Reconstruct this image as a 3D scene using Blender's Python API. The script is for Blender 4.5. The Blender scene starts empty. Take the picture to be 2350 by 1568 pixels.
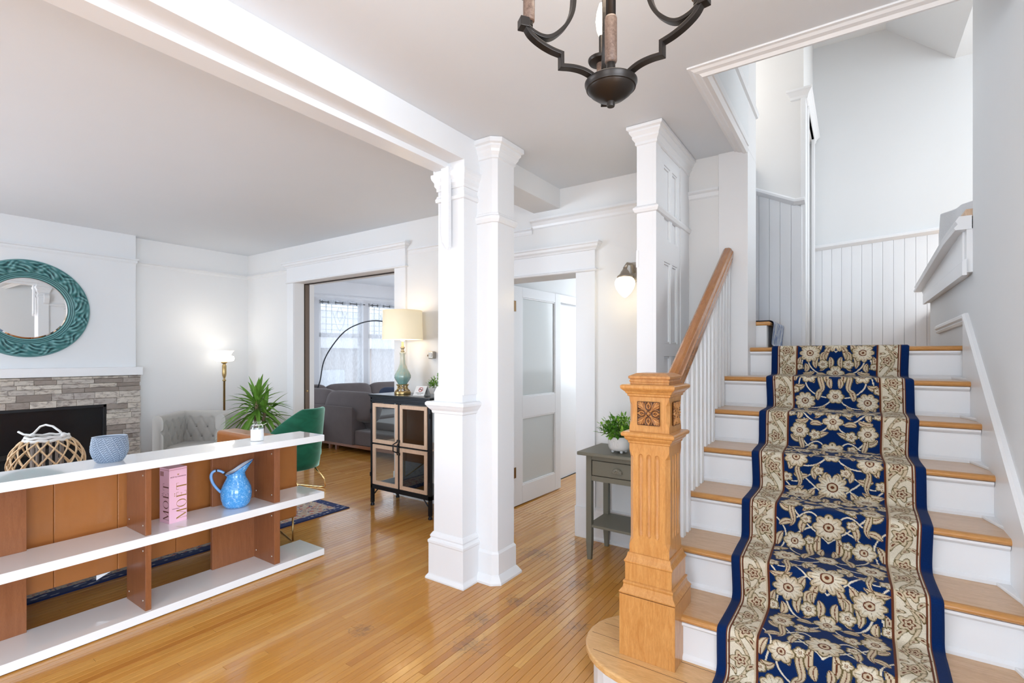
import bpy, bmesh, math, random
import numpy as np
from mathutils import Vector, Matrix, noise
random.seed(7)
S = bpy.context.scene
COL = S.collection
PI = math.pi
# ---------------------------------------------------------------- camera
cam = bpy.data.cameras.new('camera'); camo = bpy.data.objects.new('camera', cam); COL.objects.link(camo)
S.camera = camo
FPX, AL, HY, EYE = 1143.0, 0.601, 817.0, 1.424
cam.sensor_fit = 'HORIZONTAL'; cam.sensor_width = 36.0
cam.lens = 36.0*FPX/2350.0
cam.shift_y = (HY-784.0)/2350.0
cam.clip_start = 0.05
camo.location = (0, 0, EYE)
camo.rotation_euler = (PI/2, 0, AL)
# ---------------------------------------------------------------- world
W = bpy.data.worlds.new('sky'); S.world = W; W.use_nodes = True
nt = W.node_tree; nt.nodes.clear()
wo = nt.nodes.new('ShaderNodeOutputWorld'); bg = nt.nodes.new('ShaderNodeBackground')
gr = nt.nodes.new('ShaderNodeTexGradient'); tc = nt.nodes.new('ShaderNodeTexCoord'); sp = nt.nodes.new('ShaderNodeSeparateXYZ')
rp = nt.nodes.new('ShaderNodeValToRGB')
nt.links.new(tc.outputs['Generated'], sp.inputs[0]); nt.links.new(sp.outputs['Z'], rp.inputs[0])
rp.color_ramp.elements[0].position = 0.0; rp.color_ramp.elements[0].color = (0.84, 0.90, 0.98, 1)
rp.color_ramp.elements[1].position = 0.8; rp.color_ramp.elements[1].color = (0.80, 0.88, 1.0, 1)
nt.links.new(rp.outputs[0], bg.inputs[0]); bg.inputs[1].default_value = 2.3
nt.links.new(bg.outputs[0], wo.inputs[0])
# soft overcast sun, coming in through the upper landing window
sl = bpy.data.lights.new('sun', 'SUN'); sl.energy = 2.5; sl.angle = 0.16; sl.color = (1.0, 0.97, 0.93)
so = bpy.data.objects.new('sun', sl); COL.objects.link(so)
so.rotation_euler = (Vector((-0.72, 0.60, -0.62))).to_track_quat('-Z', 'Y').to_euler()
# area lights as daylight from unseen windows, some added as fill
def unseen_daylight(name, loc, tgt, sx, sy, e, colr=(1, 1, 1)):
    l = bpy.data.lights.new(name, 'AREA'); l.shape = 'RECTANGLE'; l.size = sx; l.size_y = sy; l.energy = e; l.color = colr
    o = bpy.data.objects.new(name, l); COL.objects.link(o); o.location = loc
    o.rotation_euler = (Vector(tgt)-Vector(loc)).to_track_quat('-Z', 'Y').to_euler()
    return o
unseen_daylight('window_light', (-5.9, -3.05, 1.40), (-3.6, 3, 2.9), 1.2, 1.7, 28, (.70, .835, 1.0))
unseen_daylight('window_light', (-6.75, -2.2, 1.45), (.5, .8, 2.6), 1.5, 1.6, 105, (.74, .86, 1.0))  # side window light added out of view to brighten the right wall
unseen_daylight('window_light', (0.05, -3.05, 1.30), (0.05, 4, 2.3), 1.2, 2.1, 58, (.74, .87, 1.0))
unseen_daylight('window_light', (2.9, -1.15, 1.45), (-2.6, 1.2, 2.9), 2.6, 1.9, 200, (.70, .835, 1.0))
unseen_daylight('window_light', (2.66, 4.6, 3.0), (-0.6, 3.2, 2.0), 1.7, 1.7, 42, (.84, .93, 1.0))
unseen_daylight('window_light', (-5.2, 7.55, 1.6), (-4.9, 3.6, 0.6), 2.2, 1.5, 45, (.88, .94, 1.0))  # stands in for bay window daylight, set out of view at the far wall
unseen_daylight('window_light', (-1.9, 6.4, 1.7), (-2.5, 4.2, 1.2), 1.0, 1.5, 20, (.84, .93, 1.0))  # fill added in the room beyond the hall door, no window there
l_ = bpy.data.lights.new('upper_hall_light', 'POINT'); l_.energy = 9; l_.shadow_soft_size = .25; l_.color = (1, .96, .92)  # fill lamp added behind the pier to brighten the upper flight wall
o_ = bpy.data.objects.new('upper_hall_light', l_); COL.objects.link(o_); o_.location = (-1.15, 4.28, 3.75)
S.view_settings.view_transform = 'Standard'; S.view_settings.look = 'None'
S.view_settings.gamma = 1.0; S.view_settings.use_curve_mapping = False
S.view_settings.exposure = 0.27
# ---------------------------------------------------------------- materials
def inp(b, n, v):
    if n in b.inputs: b.inputs[n].default_value = v
class M:
    """small node helper"""
    def __init__(s, name, color=(.8, .8, .8), rough=.5, metal=0., spec=.5, coat=0., sheen=0., trans=0., ior=1.45):
        s.m = bpy.data.materials.new(name); s.m.use_nodes = True; s.t = s.m.node_tree
        s.b = s.t.nodes['Principled BSDF']
        inp(s.b, 'Base Color', (*color, 1)); inp(s.b, 'Roughness', rough); inp(s.b, 'Metallic', metal)
        inp(s.b, 'Specular IOR Level', spec); inp(s.b, 'Coat Weight', coat); inp(s.b, 'Sheen Weight', sheen)
        inp(s.b, 'Transmission Weight', trans); inp(s.b, 'IOR', ior)
    def n(s, k, **kw):
        x = s.t.nodes.new(k)
        for a, v in kw.items(): setattr(x, a, v)
        return x
    def l(s, a, b): s.t.links.new(a, b)
    def coord(s, scale=(1, 1, 1), kind='Object'):
        c = s.n('ShaderNodeTexCoord'); m = s.n('ShaderNodeMapping'); m.inputs['Scale'].default_value = scale
        s.l(c.outputs[kind], m.inputs[0]); return m.outputs[0]
    def geo(s, scale=(1, 1, 1)):
        c = s.n('ShaderNodeNewGeometry'); m = s.n('ShaderNodeMapping'); m.inputs['Scale'].default_value = scale
        s.l(c.outputs['Position'], m.inputs[0]); return m.outputs[0]
    def noise(s, vec, scale=5, detail=4, rough=.55, dist=0.):
        x = s.n('ShaderNodeTexNoise'); x.inputs['Scale'].default_value = scale; x.inputs['Detail'].default_value = detail
        x.inputs['Roughness'].default_value = rough; x.inputs['Distortion'].default_value = dist
        s.l(vec, x.inputs['Vector']); return x.outputs['Fac']
    def ramp(s, fac, stops):
        r = s.n('ShaderNodeValToRGB'); e = r.color_ramp.elements
        while len(e) < len(stops): e.new(.5)
        for i, (p, c) in enumerate(stops):
            e[i].position = p; e[i].color = (*c, 1) if len(c) == 3 else c
        s.l(fac, r.inputs[0]); return r.outputs[0]
    def mix(s, f, a, b, mode='MIX'):
        x = s.n('ShaderNodeMix', data_type='RGBA', blend_type=mode)
        if isinstance(f, (int, float)): x.inputs[0].default_value = f
        else: s.l(f, x.inputs[0])
        for i, v in ((6, a), (7, b)):
            if isinstance(v, tuple): x.inputs[i].default_value = (*v, 1)
            else: s.l(v, x.inputs[i])
        return x.outputs[2]
    def col(s, o): s.l(o, s.b.inputs['Base Color'])
    def bump(s, h, strength=.2, dist=.002):
        x = s.n('ShaderNodeBump'); x.inputs['Strength'].default_value = strength; x.inputs['Distance'].default_value = dist
        s.l(h, x.inputs['Height']); s.l(x.outputs[0], s.b.inputs['Normal'])
def paint(name, c, rough=.5, v=.02, bump=.05, coat=0.):
    m = M(name, c, rough, coat=coat)
    f = m.noise(m.geo(), 3.0, 3)
    m.col(m.mix(f, tuple(max(0, x*(1-v)) for x in c), tuple(min(1, x*(1+v)) for x in c)))
    m.bump(m.noise(m.geo(), 260, 2), bump, .0006)
    return m.m
def wood(name, c1, c2, scale, rough=.35, coat=.25, fine=60, knots=False, bump=.12, c0=None):
    m = M(name, c1, rough, coat=coat)
    inp(m.b, 'Coat Roughness', .12)
    g = m.geo(scale)
    f = m.noise(g, 4, 6, .6, 1.2); h = m.noise(g, fine, 3, .6)
    c = m.ramp(f, [(.3, c1), (.68, c2)])
    c = m.mix(m.ramp(h, [(.45, (0, 0, 0)), (.75, (.35, .35, .35))]), c, c0 or tuple(x*.55 for x in c1))
    if knots:
        v = m.n('ShaderNodeTexVoronoi'); v.inputs['Scale'].default_value = 9; m.l(m.geo((1, 1, .45)), v.inputs['Vector'])
        c = m.mix(m.ramp(v.outputs['Distance'], [(.0, (1, 1, 1)), (.045, (.0, .0, .0))]), c, (.16, .07, .025))
    m.col(c); m.bump(h, bump, .0008)
    return m.m
WHITE = paint('white_trim_paint', (.83, .835, .845), .30, .012, .04)
WALL = paint('warm_white_wall_paint', (.80, .795, .785), .6, .015, .08)
WALLC = paint('cool_white_wall_paint', (.76, .775, .785), .6, .015, .08)
CEIL = paint('ceiling_paint', (.765, .797, .835), .7, .012, .08)
RISER = paint('riser_white_paint', (.82, .83, .85), .38, .03, .1)
GLOSSW = M('glossy_white_lacquer', (.86, .86, .86), .05, coat=.8).m
DARKGAP = paint('dark_gap', (.035, .02, .012), .9)
OAKT = wood('stair_tread_pine', (.56, .32, .15), (.68, .43, .23), (2, 14, 14), .28, .4, 30, bump=.06)
NOSE = wood('tread_nosing_wood', (.52, .23, .06), (.62, .31, .095), (2, 14, 14), .3, .35, 30, bump=.06)
NEWELW = wood('newel_honey_wood', (.49, .205, .05), (.63, .31, .095), (16, 16, 2.2), .33, .35, 34, True, .10)
CARVE = wood('carved_dark_honey_wood', (.42, .17, .05), (.58, .28, .09), (16, 16, 3), .35, .3, 40)
RAILW = wood('handrail_amber_wood', (.34, .115, .020), (.44, .17, .036), (14, 1.5, 4), .2, .6, 30, bump=.03)
BROWNW = wood('teak_brown_wood', (.23, .078, .027), (.29, .105, .040), (10, 10, 1.2), .32, .2, 60, bump=.06)
LIGHTWD = wood('pale_pine_wood', (.62, .42, .28), (.72, .52, .37), (14, 14, 2), .5, 0, 40)
BLACKM = M('black_iron', (.018, .02, .024), .4, .6).m
BRONZE = M('dark_bronze', (.035, .029, .025), .38, .75).m
BRASS = M('aged_brass', (.45, .32, .14), .32, .95).m
GOLD = M('polished_brass', (.80, .56, .25), .18, 1.).m
NICKEL = M('brushed_nickel', (.42, .38, .33), .35, .9).m
def glassm(name, c=(1, 1, 1), rough=0., fac=.05):
    m = M(name, c, rough); t = m.t; t.nodes.remove(m.b)
    o = [x for x in t.nodes if x.type == 'OUTPUT_MATERIAL'][0]
    tr = m.n('ShaderNodeBsdfTransparent'); tr.inputs[0].default_value = (*c, 1)
    gl = m.n('ShaderNodeBsdfGlossy'); gl.inputs['Roughness'].default_value = max(rough, .02); gl.inputs[0].default_value = (1, 1, 1, 1)
    lw = m.n('ShaderNodeLayerWeight'); p5 = m.n('ShaderNodeMath', operation='POWER'); m.l(lw.outputs['Facing'], p5.inputs[0]); p5.inputs[1].default_value = 4
    fr = m.n('ShaderNodeMath', operation='MULTIPLY_ADD'); m.l(p5.outputs[0], fr.inputs[0]); fr.inputs[1].default_value = .8; fr.inputs[2].default_value = fac
    mx = m.n('ShaderNodeMixShader'); m.l(fr.outputs[0], mx.inputs[0]); m.l(tr.outputs[0], mx.inputs[1]); m.l(gl.outputs[0], mx.inputs[2])
    m.l(mx.outputs[0], o.inputs[0]); return m.m
HINGEM = M('dark_brass', (.20, .115, .045), .38, .85).m
GLASS = glassm('clear_glass', (.96, .98, .98))
DGLASS = glassm('cabinet_glass', (.30, .31, .31), fac=.12)  # right door glass, tinted dark to imitate the dark room it would reflect
def emit(name, c, e):
    m = M(name, c, .5); inp(m.b, 'Emission Color', (*c, 1)); inp(m.b, 'Emission Strength', e); return m.m
# ---------------------------------------------------------------- geometry helpers
class B:
    def __init__(s): s.v = []; s.f = []
    def add(s, vs, fs):
        o = len(s.v); s.v += [tuple(v) for v in vs]; s.f += [tuple(i+o for i in f) for f in fs]; return s
    def box(s, x0, x1, y0, y1, z0, z1):
        x0, x1 = sorted((x0, x1)); y0, y1 = sorted((y0, y1)); z0, z1 = sorted((z0, z1))
        return s.add([(x0, y0, z0), (x1, y0, z0), (x1, y1, z0), (x0, y1, z0), (x0, y0, z1), (x1, y0, z1), (x1, y1, z1), (x0, y1, z1)],
                     [(0, 3, 2, 1), (4, 5, 6, 7), (0, 1, 5, 4), (1, 2, 6, 5), (2, 3, 7, 6), (3, 0, 4, 7)])
    def rings(s, rs, cap=(True, True), closed=True):
        n = len(rs[0]); vs = [p for r in rs for p in r]; fs = []
        for i in range(len(rs)-1):
            for j in range(n if closed else n-1):
                k = (j+1) % n
                fs.append((i*n+j, i*n+k, (i+1)*n+k, (i+1)*n+j))
        if cap[0]: fs.append(tuple(range(n-1, -1, -1)))
        if cap[1]: fs.append(tuple((len(rs)-1)*n+j for j in range(n)))
        return s.add(vs, fs)
    def prism(s, poly, axis, a, b):
        def P(p, t):
            return {'x': (t, p[0], p[1]), 'y': (p[0], t, p[1]), 'z': (p[0], p[1], t)}[axis]
        ar = sum(poly[i][0]*poly[(i+1) % len(poly)][1]-poly[(i+1) % len(poly)][0]*poly[i][1] for i in range(len(poly)))
        if (ar < 0) != (axis == 'y'): poly = poly[::-1]
        return s.rings([[P(p, a) for p in poly], [P(p, b) for p in poly]])
    def lathe(s, prof, c=(0, 0, 0), seg=24, cap=(True, True), sx=1, sy=1, rot=0, flute=None):
        rs = []
        for r, z in prof:
            ring = []
            for j in range(seg):
                a = 2*PI*j/seg; rr = r*(1+(flute(a, z) if flute else 0))
                x, y = rr*math.cos(a)*sx, rr*math.sin(a)*sy
                ring.append((c[0]+x*math.cos(rot)-y*math.sin(rot), c[1]+x*math.sin(rot)+y*math.cos(rot), c[2]+z))
            rs.append(ring)
        return s.rings(rs, cap)
    def tube(s, pts, r, seg=8, closed=False, cap=True, flat=None):
        pts = [Vector(p) for p in pts]; n = len(pts); rs = []
        up = Vector((0, 0, 1)); prev = None
        for i, p in enumerate(pts):
            t = (pts[(i+1) % n]-pts[i-1]) if closed else (pts[min(i+1, n-1)]-pts[max(i-1, 0)])
            t = t.normalized() if t.length > 1e-9 else Vector((0, 0, 1))
            if prev is None:
                a = t.cross(up if abs(t.z) < .95 else Vector((1, 0, 0))).normalized()
            else:
                a = prev - t*prev.dot(t); a = a.normalized() if a.length > 1e-6 else t.orthogonal().normalized()
            prev = a; b = t.cross(a)
            rr = r[i] if isinstance(r, (list, tuple)) else r
            rs.append([p+(a*math.cos(2*PI*j/seg)+b*math.sin(2*PI*j/seg))*rr for j in range(seg)])
        if closed:
            o = len(s.v); s.rings(rs, (False, False)); m = len(rs)
            s.f += [tuple(o+q for q in ((m-1)*seg+j, (m-1)*seg+(j+1) % seg, (j+1) % seg, j)) for j in range(seg)]
            return s
        return s.rings(rs, (cap, cap))
    def strip(s, pts, prof, up=(0, 0, 1)):
        """sweep closed 2-D profile (side, up) along pts, mitred"""
        pts = [Vector(p) for p in pts]; n = len(pts); up = Vector(up); rs = []
        for i, p in enumerate(pts):
            d0 = (pts[i]-pts[i-1]).normalized() if i else (pts[1]-pts[0]).normalized()
            d1 = (pts[i+1]-pts[i]).normalized() if i < n-1 else d0
            t = (d0+d1).normalized(); sd = t.cross(up).normalized(); k = 1/max(.3, t.dot(d0))
            u2 = sd.cross(t)
            rs.append([p+sd*(a*k if abs(d0.z-d1.z) < 1e-6 else a)+u2*b for a, b in prof])
        return s.rings(rs)
    def stack(s, poly, prof, cap=(True, True)):
        """loft of offsets of a convex CCW polygon: prof = [(offset, z)]"""
        n = len(poly); ar = sum(poly[i][0]*poly[(i+1) % n][1]-poly[(i+1) % n][0]*poly[i][1] for i in range(n))
        if ar < 0: poly = poly[::-1]
        def off(d):
            out = []
            for i in range(n):
                p0, p1, p2 = Vector(poly[i-1]), Vector(poly[i]), Vector(poly[(i+1) % n])
                a = (p1-p0).normalized(); b = (p2-p1).normalized()
                na = Vector((a.y, -a.x)); nb = Vector((b.y, -b.x)); m = (na+nb); m /= max(.3, m.dot(na))
                out.append(p1+m*d)
            return out
        return s.rings([[(q[0], q[1], z) for q in off(d)] for d, z in prof], cap)
    def xf(s, M_): s.v = [tuple(M_ @ Vector(v)) for v in s.v]; return s
def lk(o, parent):
    COL.objects.link(o)
    if parent is not None:
        o.parent = parent
    return o
def build(b, name, mat, parent=None, smooth=False, bevel=0, seg=2, loc=None, rot=None, autos=None):
    me = bpy.data.meshes.new(name); me.from_pydata(b.v, [], b.f); me.validate()
    if mat: me.materials.append(mat)
    o = bpy.data.objects.new(name, me); lk(o, parent)
    # re-centre the mesh on a sensible origin
    if smooth: me.polygons.foreach_set('use_smooth', [True]*len(me.polygons))
    if bevel:
        md = o.modifiers.new('bevel', 'BEVEL'); md.width = bevel; md.segments = seg; md.limit_method = 'ANGLE'; md.angle_limit = .6
    if autos:
        try: me.set_sharp_from_angle(angle=autos)
        except Exception: pass
    if loc is not None: o.location = loc
    if rot is not None: o.rotation_euler = rot
    return o
def box(name, mat, parent, x0, x1, y0, y1, z0, z1, bevel=.002, **k):
    return build(B().box(x0, x1, y0, y1, z0, z1), name, mat, parent, bevel=bevel, **k)
def struct(o, label=None):
    o['kind'] = 'structure'
    if label: o['label'] = label
    return o
def tag(o, label, cat, group=None):
    o['label'] = label; o['category'] = cat
    if group: o['group'] = group
    return o
def thing(name, loc, label, cat, group=None, rz=0):
    o = bpy.data.objects.new(name, None); COL.objects.link(o); o.location = loc; o.rotation_euler = (0, 0, rz)
    o.empty_display_size = .1
    return tag(o, label, cat, group)
def cushion(name, mat, parent, loc, size, e=.35, rot=(0, 0, 0), n=14, puff=0., seam=0.):
    """superellipsoid-like cushion"""
    b = B(); rs = []
    def sg(x, p): return math.copysign(abs(x)**p, x)
    for i in range(n+1):
        ph = -PI/2+PI*i/n; ring = []
        for j in range(2*n):
            th = 2*PI*j/(2*n)
            x = sg(math.cos(ph), e)*sg(math.cos(th), e); y = sg(math.cos(ph), e)*sg(math.sin(th), e); z = sg(math.sin(ph), max(e, .5))
            k = 1-puff*(x*x+y*y)
            ring.append((x*size[0]/2, y*size[1]/2, z*size[2]/2*k))
        rs.append(ring)
    b.rings(rs, (True, True))
    return build(b, name, mat, parent, smooth=True, loc=loc, rot=rot)
def leafb(b, base, d, L, w, bend=.3, seg=4, up=(0, 0, 1), fold=.25, wp=.35):
    """single leaf: two-sided folded blade added to b"""
    base = Vector(base); d = Vector(d).normalized(); up = Vector(up)
    sd = d.cross(up); sd = sd.normalized() if sd.length > 1e-4 else Vector((1, 0, 0)); u = sd.cross(d).normalized()
    vs = []; fs = []
    for i in range(seg+1):
        t = i/seg; p = base+d*L*t-Vector((0, 0, 1))*bend*L*t*t
        ww = w*(t/wp)**.6 if t < wp else w*(1-((t-wp)/(1-wp))**1.5)
        ww = max(ww, w*.04)/2
        vs += [p-sd*ww+u*ww*fold, p-u*ww*fold*.3, p+sd*ww+u*ww*fold]
    for i in range(seg):
        a = i*3
        fs += [(a, a+1, a+4, a+3), (a+1, a+2, a+5, a+4)]
    b.add(vs, fs)
# ================================================================ SHELL
CZ = 2.78; YB = 3.56; YB2 = 3.83
# ---- floor: dark sub-floor and individual strips
def floor_mat():
    m = M('maple_strip_floor', (.6, .3, .1), .17, coat=.35); inp(m.b, 'Coat Roughness', .06)
    at = m.n('ShaderNodeAttribute', attribute_name='tone')
    sep = m.n('ShaderNodeSeparateColor'); m.l(at.outputs['Color'], sep.inputs[0])
    c = m.ramp(sep.outputs[0], [(0., (.50, .20, .036)), (.12, (.60, .27, .052)), (.8, (.68, .335, .074)), (1., (.74, .40, .105))])
    g = m.geo((26, 1.3, 1)); f = m.noise(g, 3.2, 5, .6, .8)
    c = m.mix(m.ramp(f, [(.35, (0, 0, 0)), (.8, (.5, .5, .5))]), c, (.42, .17, .045))
    f2 = m.noise(m.geo((90, 5, 1)), 4, 3, .6)
    c = m.mix(m.ramp(f2, [(.5, (0, 0, 0)), (.8, (.25, .25, .25))]), c, (.35, .14, .04))
    # worn grey-brown scuffs: patches with their own places
    pos = m.n('ShaderNodeNewGeometry').outputs['Position']
    tot = None
    for (x, y, r) in ((-1.44, 2.43, .26), (-1.67, 2.13, .2), (-1.89, 3.06, .27), (-1.41, 2.80, .24), (-1.556, 1.91, .2), (-1.62, 2.4, .16), (-1.2, 2.35, .15), (-2.1, 1.7, .14), (-1.75, 3.4, .12)):
        d = m.n('ShaderNodeVectorMath', operation='DISTANCE'); m.l(pos, d.inputs[0]); d.inputs[1].default_value = (x, y, 0)
        mr = m.n('ShaderNodeMapRange'); mr.inputs[1].default_value = 0; mr.inputs[2].default_value = r; mr.inputs[3].default_value = 1; mr.inputs[4].default_value = 0
        m.l(d.outputs['Value'], mr.inputs[0])
        if tot is None: tot = mr.outputs[0]
        else:
            a = m.n('ShaderNodeMath', operation='MAXIMUM'); m.l(tot, a.inputs[0]); m.l(mr.outputs[0], a.inputs[1]); tot = a.outputs[0]
    ns = m.noise(m.geo((1.4, 1, 1)), 22, 10, .80, .9)
    mul = m.n('ShaderNodeMath', operation='MULTIPLY_ADD'); m.l(tot, mul.inputs[0]); mul.inputs[1].default_value = .34; m.l(ns, mul.inputs[2])
    sc = m.ramp(mul.outputs[0], [(.67, (0, 0, 0)), (.88, (.58, .58, .58))])
    c = m.mix(sc, c, (.15, .09, .06))
    ns2 = m.noise(m.geo((3, .8, 1)), 60, 3, .6)
    c = m.mix(m.ramp(ns2, [(.76, (0, 0, 0)), (.8, (.5, .5, .5))]), c, (.28, .16, .09))
    m.col(c)
    rr = m.ramp(m.noise(m.geo((2, 1, 1)), 2.5, 3), [(.3, (.13, .13, .13)), (.7, (.23, .23, .23))]); m.l(rr, m.b.inputs['Roughness'])
    wv = m.noise(m.geo((12, .8, 1)), 1.6, 2); m.bump(wv, .12, .0015)
    return m.m
FLOORM = floor_mat()
fl = struct(box('floor', DARKGAP, None, -9.2, 1.2, -3.2, 7.8, -.2, -.0035, 0), None)
def project(x, y, z):
    s_, c_ = math.sin(AL), math.cos(AL)
    fw = -x*s_+y*c_; r = x*c_+y*s_
    return (1175+FPX*r/fw, HY-FPX*(z-EYE)/fw, fw) if fw > .1 else (-9, -9, fw)
rows = []; rnd = random.Random(3)
BW = .0405
def region(x0, x1, y0, y1):
    out = []
    nx = int(round((x1-x0)/BW))
    for i in range(nx):
        xa = x0+i*BW; y = y0-rnd.uniform(0, 1.2)
        while y < y1:
            L = rnd.choice((.6, .9, 1.3, 1.7, 2.1, 2.5))*rnd.uniform(.85, 1.15)
            a, b_ = max(y, y0), min(y+L, y1)
            if y1-b_ < .12: b_ = y1
            if b_-a > .03: out.append((xa, a, b_, rnd.random()))
            y = b_ if b_ > y else y+L
    return out
boards = region(-6.80, .5, -3.15, YB2) + region(-8.2, -3.2, YB2, 7.4) + region(-2.78, -1.2, YB2, 6.6)
def vis(bd):
    xa, a, b_, _ = bd; ok = 0
    for t in (.1, .5, .9):
        u, v, fw = project(xa, a+(b_-a)*t, 0)
        if 0 < u < 2350 and 0 < v < 1568 and not (xa > -.95 and a > 1.8): ok += 1
    if xa < -3.1 and a < 2.1: ok = 0
    return ok
def dist(bd):
    xa, a, b_, _ = bd; return -xa*math.sin(AL)+(a+b_)/2*math.cos(AL)
vb = sorted([b_ for b_ in boards if vis(b_)], key=dist)
single = set(id(b_) for b_ in vb[:298])
def board_geo(b, bd, tone):
    xa, a, b_, t = bd; g = .0007; e = .0010
    x0, x1, y0, y1 = xa+g, xa+BW-g, a+g, b_-g
    z = 0.0
    b.add([(x0, y0, z-.0045), (x1, y0, z-.0045), (x1, y1, z-.0045), (x0, y1, z-.0045),
           (x0, y0, z-e*.8), (x1, y0, z-e*.8), (x1, y1, z-e*.8), (x0, y1, z-e*.8),
           (x0+e, y0+e, z), (x1-e, y0+e, z), (x1-e, y1-e, z), (x0+e, y1-e, z)],
          [(0, 1, 5, 4), (1, 2, 6, 5), (2, 3, 7, 6), (3, 0, 4, 7), (4, 5, 9, 8), (5, 6, 10, 9), (6, 7, 11, 10), (7, 4, 8, 11), (8, 9, 10, 11)])
    tone += [t]*12
def set_tone(me, tone):
    at = me.color_attributes.new('tone', 'FLOAT_COLOR', 'POINT')
    arr = np.ones((len(tone), 4), np.float32); arr[:, 0] = tone; at.data.foreach_set('color', arr.ravel())
big = B(); bt = []
for bd in boards:
    if id(bd) in single:
        b = B(); t = []; board_geo(b, bd, t)
        me = bpy.data.meshes.new('floorboard'); me.from_pydata(b.v, [], b.f); me.materials.append(FLOORM); set_tone(me, t)
        o = bpy.data.objects.new('floorboard', me); COL.objects.link(o); o.parent = fl
    else: board_geo(big, bd, bt)
me = bpy.data.meshes.new('floorboards'); me.from_pydata(big.v, [], big.f); me.materials.append(FLOORM); set_tone(me, bt)
o = bpy.data.objects.new('distant_floorboards', me); COL.objects.link(o); o.parent = fl; o['kind'] = 'stuff'
# ---- ceiling (one flat ceiling with the stairwell opening cut in it)
b = B(); t = .25
b.box(-6.95, -.573, -3.2, YB, CZ, CZ+t).box(-.573, .62, -3.2, 2.476, CZ, CZ+t)
b.box(-8.3, -2.9, YB, 7.9, CZ, CZ+t).box(-2.9, -.69, YB2, 7.9, CZ, CZ+t)
ceil = struct(build(b, 'ceiling', CEIL))
# ---- left wall with chimney breast
struct(build(B().box(-6.95, -6.80, -1.35, YB2, 0, CZ).box(-6.95, -6.80, -3.2, -1.35, 0, .6).box(-6.95, -6.80, -3.2, -1.35, 2.3, CZ).box(-6.95, -6.80, -3.2, -3.0, .6, 2.3), 'wall_left', WALL))
# ---- back wall with opening and doorway
b = B()
b.box(-6.95, -5.70, YB, YB2, 0, CZ).box(-5.70, -3.894, YB, YB2, 2.33, CZ).box(-3.894, -2.66, YB, YB2, 0, CZ)
b.box(-2.66, -1.814, YB, YB2, 2.09, CZ).box(-1.814, -.748, YB, YB2, 0, CZ)
struct(build(b, 'wall_back', WALL))
struct(build(B().box(-6.95, .66, -3.35, -3.2, 0, .55).box(-6.95, .66, -3.35, -3.2, 2.4, CZ).box(-6.95, -6.5, -3.35, -3.2, .55, 2.4).box(-5.3, -.42, -3.35, -3.2, .55, 2.4).box(.52, .66, -3.35, -3.2, .55, 2.4), 'wall_front', WALL))
struct(build(B().box(.62, 3.2, -3.2, .75, CZ, CZ+.2), 'ceiling_entry', CEIL))
struct(build(B().box(.5, 3.2, -3.2, .75, -.2, 0), 'floor_entry', NOSE))
struct(build(B().box(.66, 3.2, .75, .9, 0, CZ), 'wall_entry', WALL))
struct(build(B().box(3.1, 3.25, -3.2, .75, 0, .5).box(3.1, 3.25, -3.2, .75, 2.4, CZ).box(3.1, 3.25, .15, .75, .5, 2.4).box(3.1, 3.25, -3.2, -2.45, .5, 2.4).box(.66, 3.25, -3.35, -3.2, 0, CZ), 'wall_entry_right', WALL))
# pier beside the stairs, its side turning into the stairwell
struct(build(B().box(-.748, -.567, 3.545, 3.87, 0, CZ).box(-.748, -.567, 3.56, 3.87, CZ, 4.9), 'wall_stair_pier', WHITE, bevel=.003))
struct(build(B().box(-.70, -.5675, 2.474, 3.60, CZ+.02, 4.9), 'wall_stairwell_left', WALLC))
# ---- right wall
b = B().box(.504, .66, .75, 3.44, -.01, 4.9)
struct(build(b, 'wall_right', WALLC))
struct(build(B().box(.504, .62, 3.44, 5.15, 0, 1.86), 'wall_right_lower', WALLC))
struct(build(B().box(-.69, .62, 2.36, 2.474, CZ+.03, 4.9), 'wall_stairwell_front', WALLC))
# ---- landing
LZ = 1.48
struct(build(B().box(-.60, .62, 3.66, 5.8, LZ-.2, LZ-.001), 'floor_landing', OAKT))
struct(build(B().box(.62, 2.7, 3.44, 5.8, 1.5, 1.86), 'floor_upper', OAKT))
struct(build(B().prism([(-.336, LZ-.1), (2.7, LZ-.1), (2.7, 4.06), (.85, 4.05), (.733, 4.035), (.246, 4.468), (-.336, 4.522)], 'y', 5.8, 5.95), 'wall_far', WALLC))
struct(build(B().prism([(-1.6, LZ-.1), (-.336, LZ-.1), (-.336, 4.55), (-1.6, 4.55)], 'y', 4.7, 4.86), 'wall_flight', WALL))
# side wall with the bedroom door, facing the landing
b = B().box(-.50, -.336, 4.86, 4.98, LZ, 4.6).box(-.50, -.336, 4.98, 5.72, LZ+2.03, 4.6).box(-.50, -.336, 5.72, 5.8, LZ, 4.6)
struct(build(b, 'wall_door_side', WALL))
struct(build(B().box(-.47, -.43, 4.98, 5.72, LZ, LZ+2.03), 'door_2', WHITE))
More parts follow.
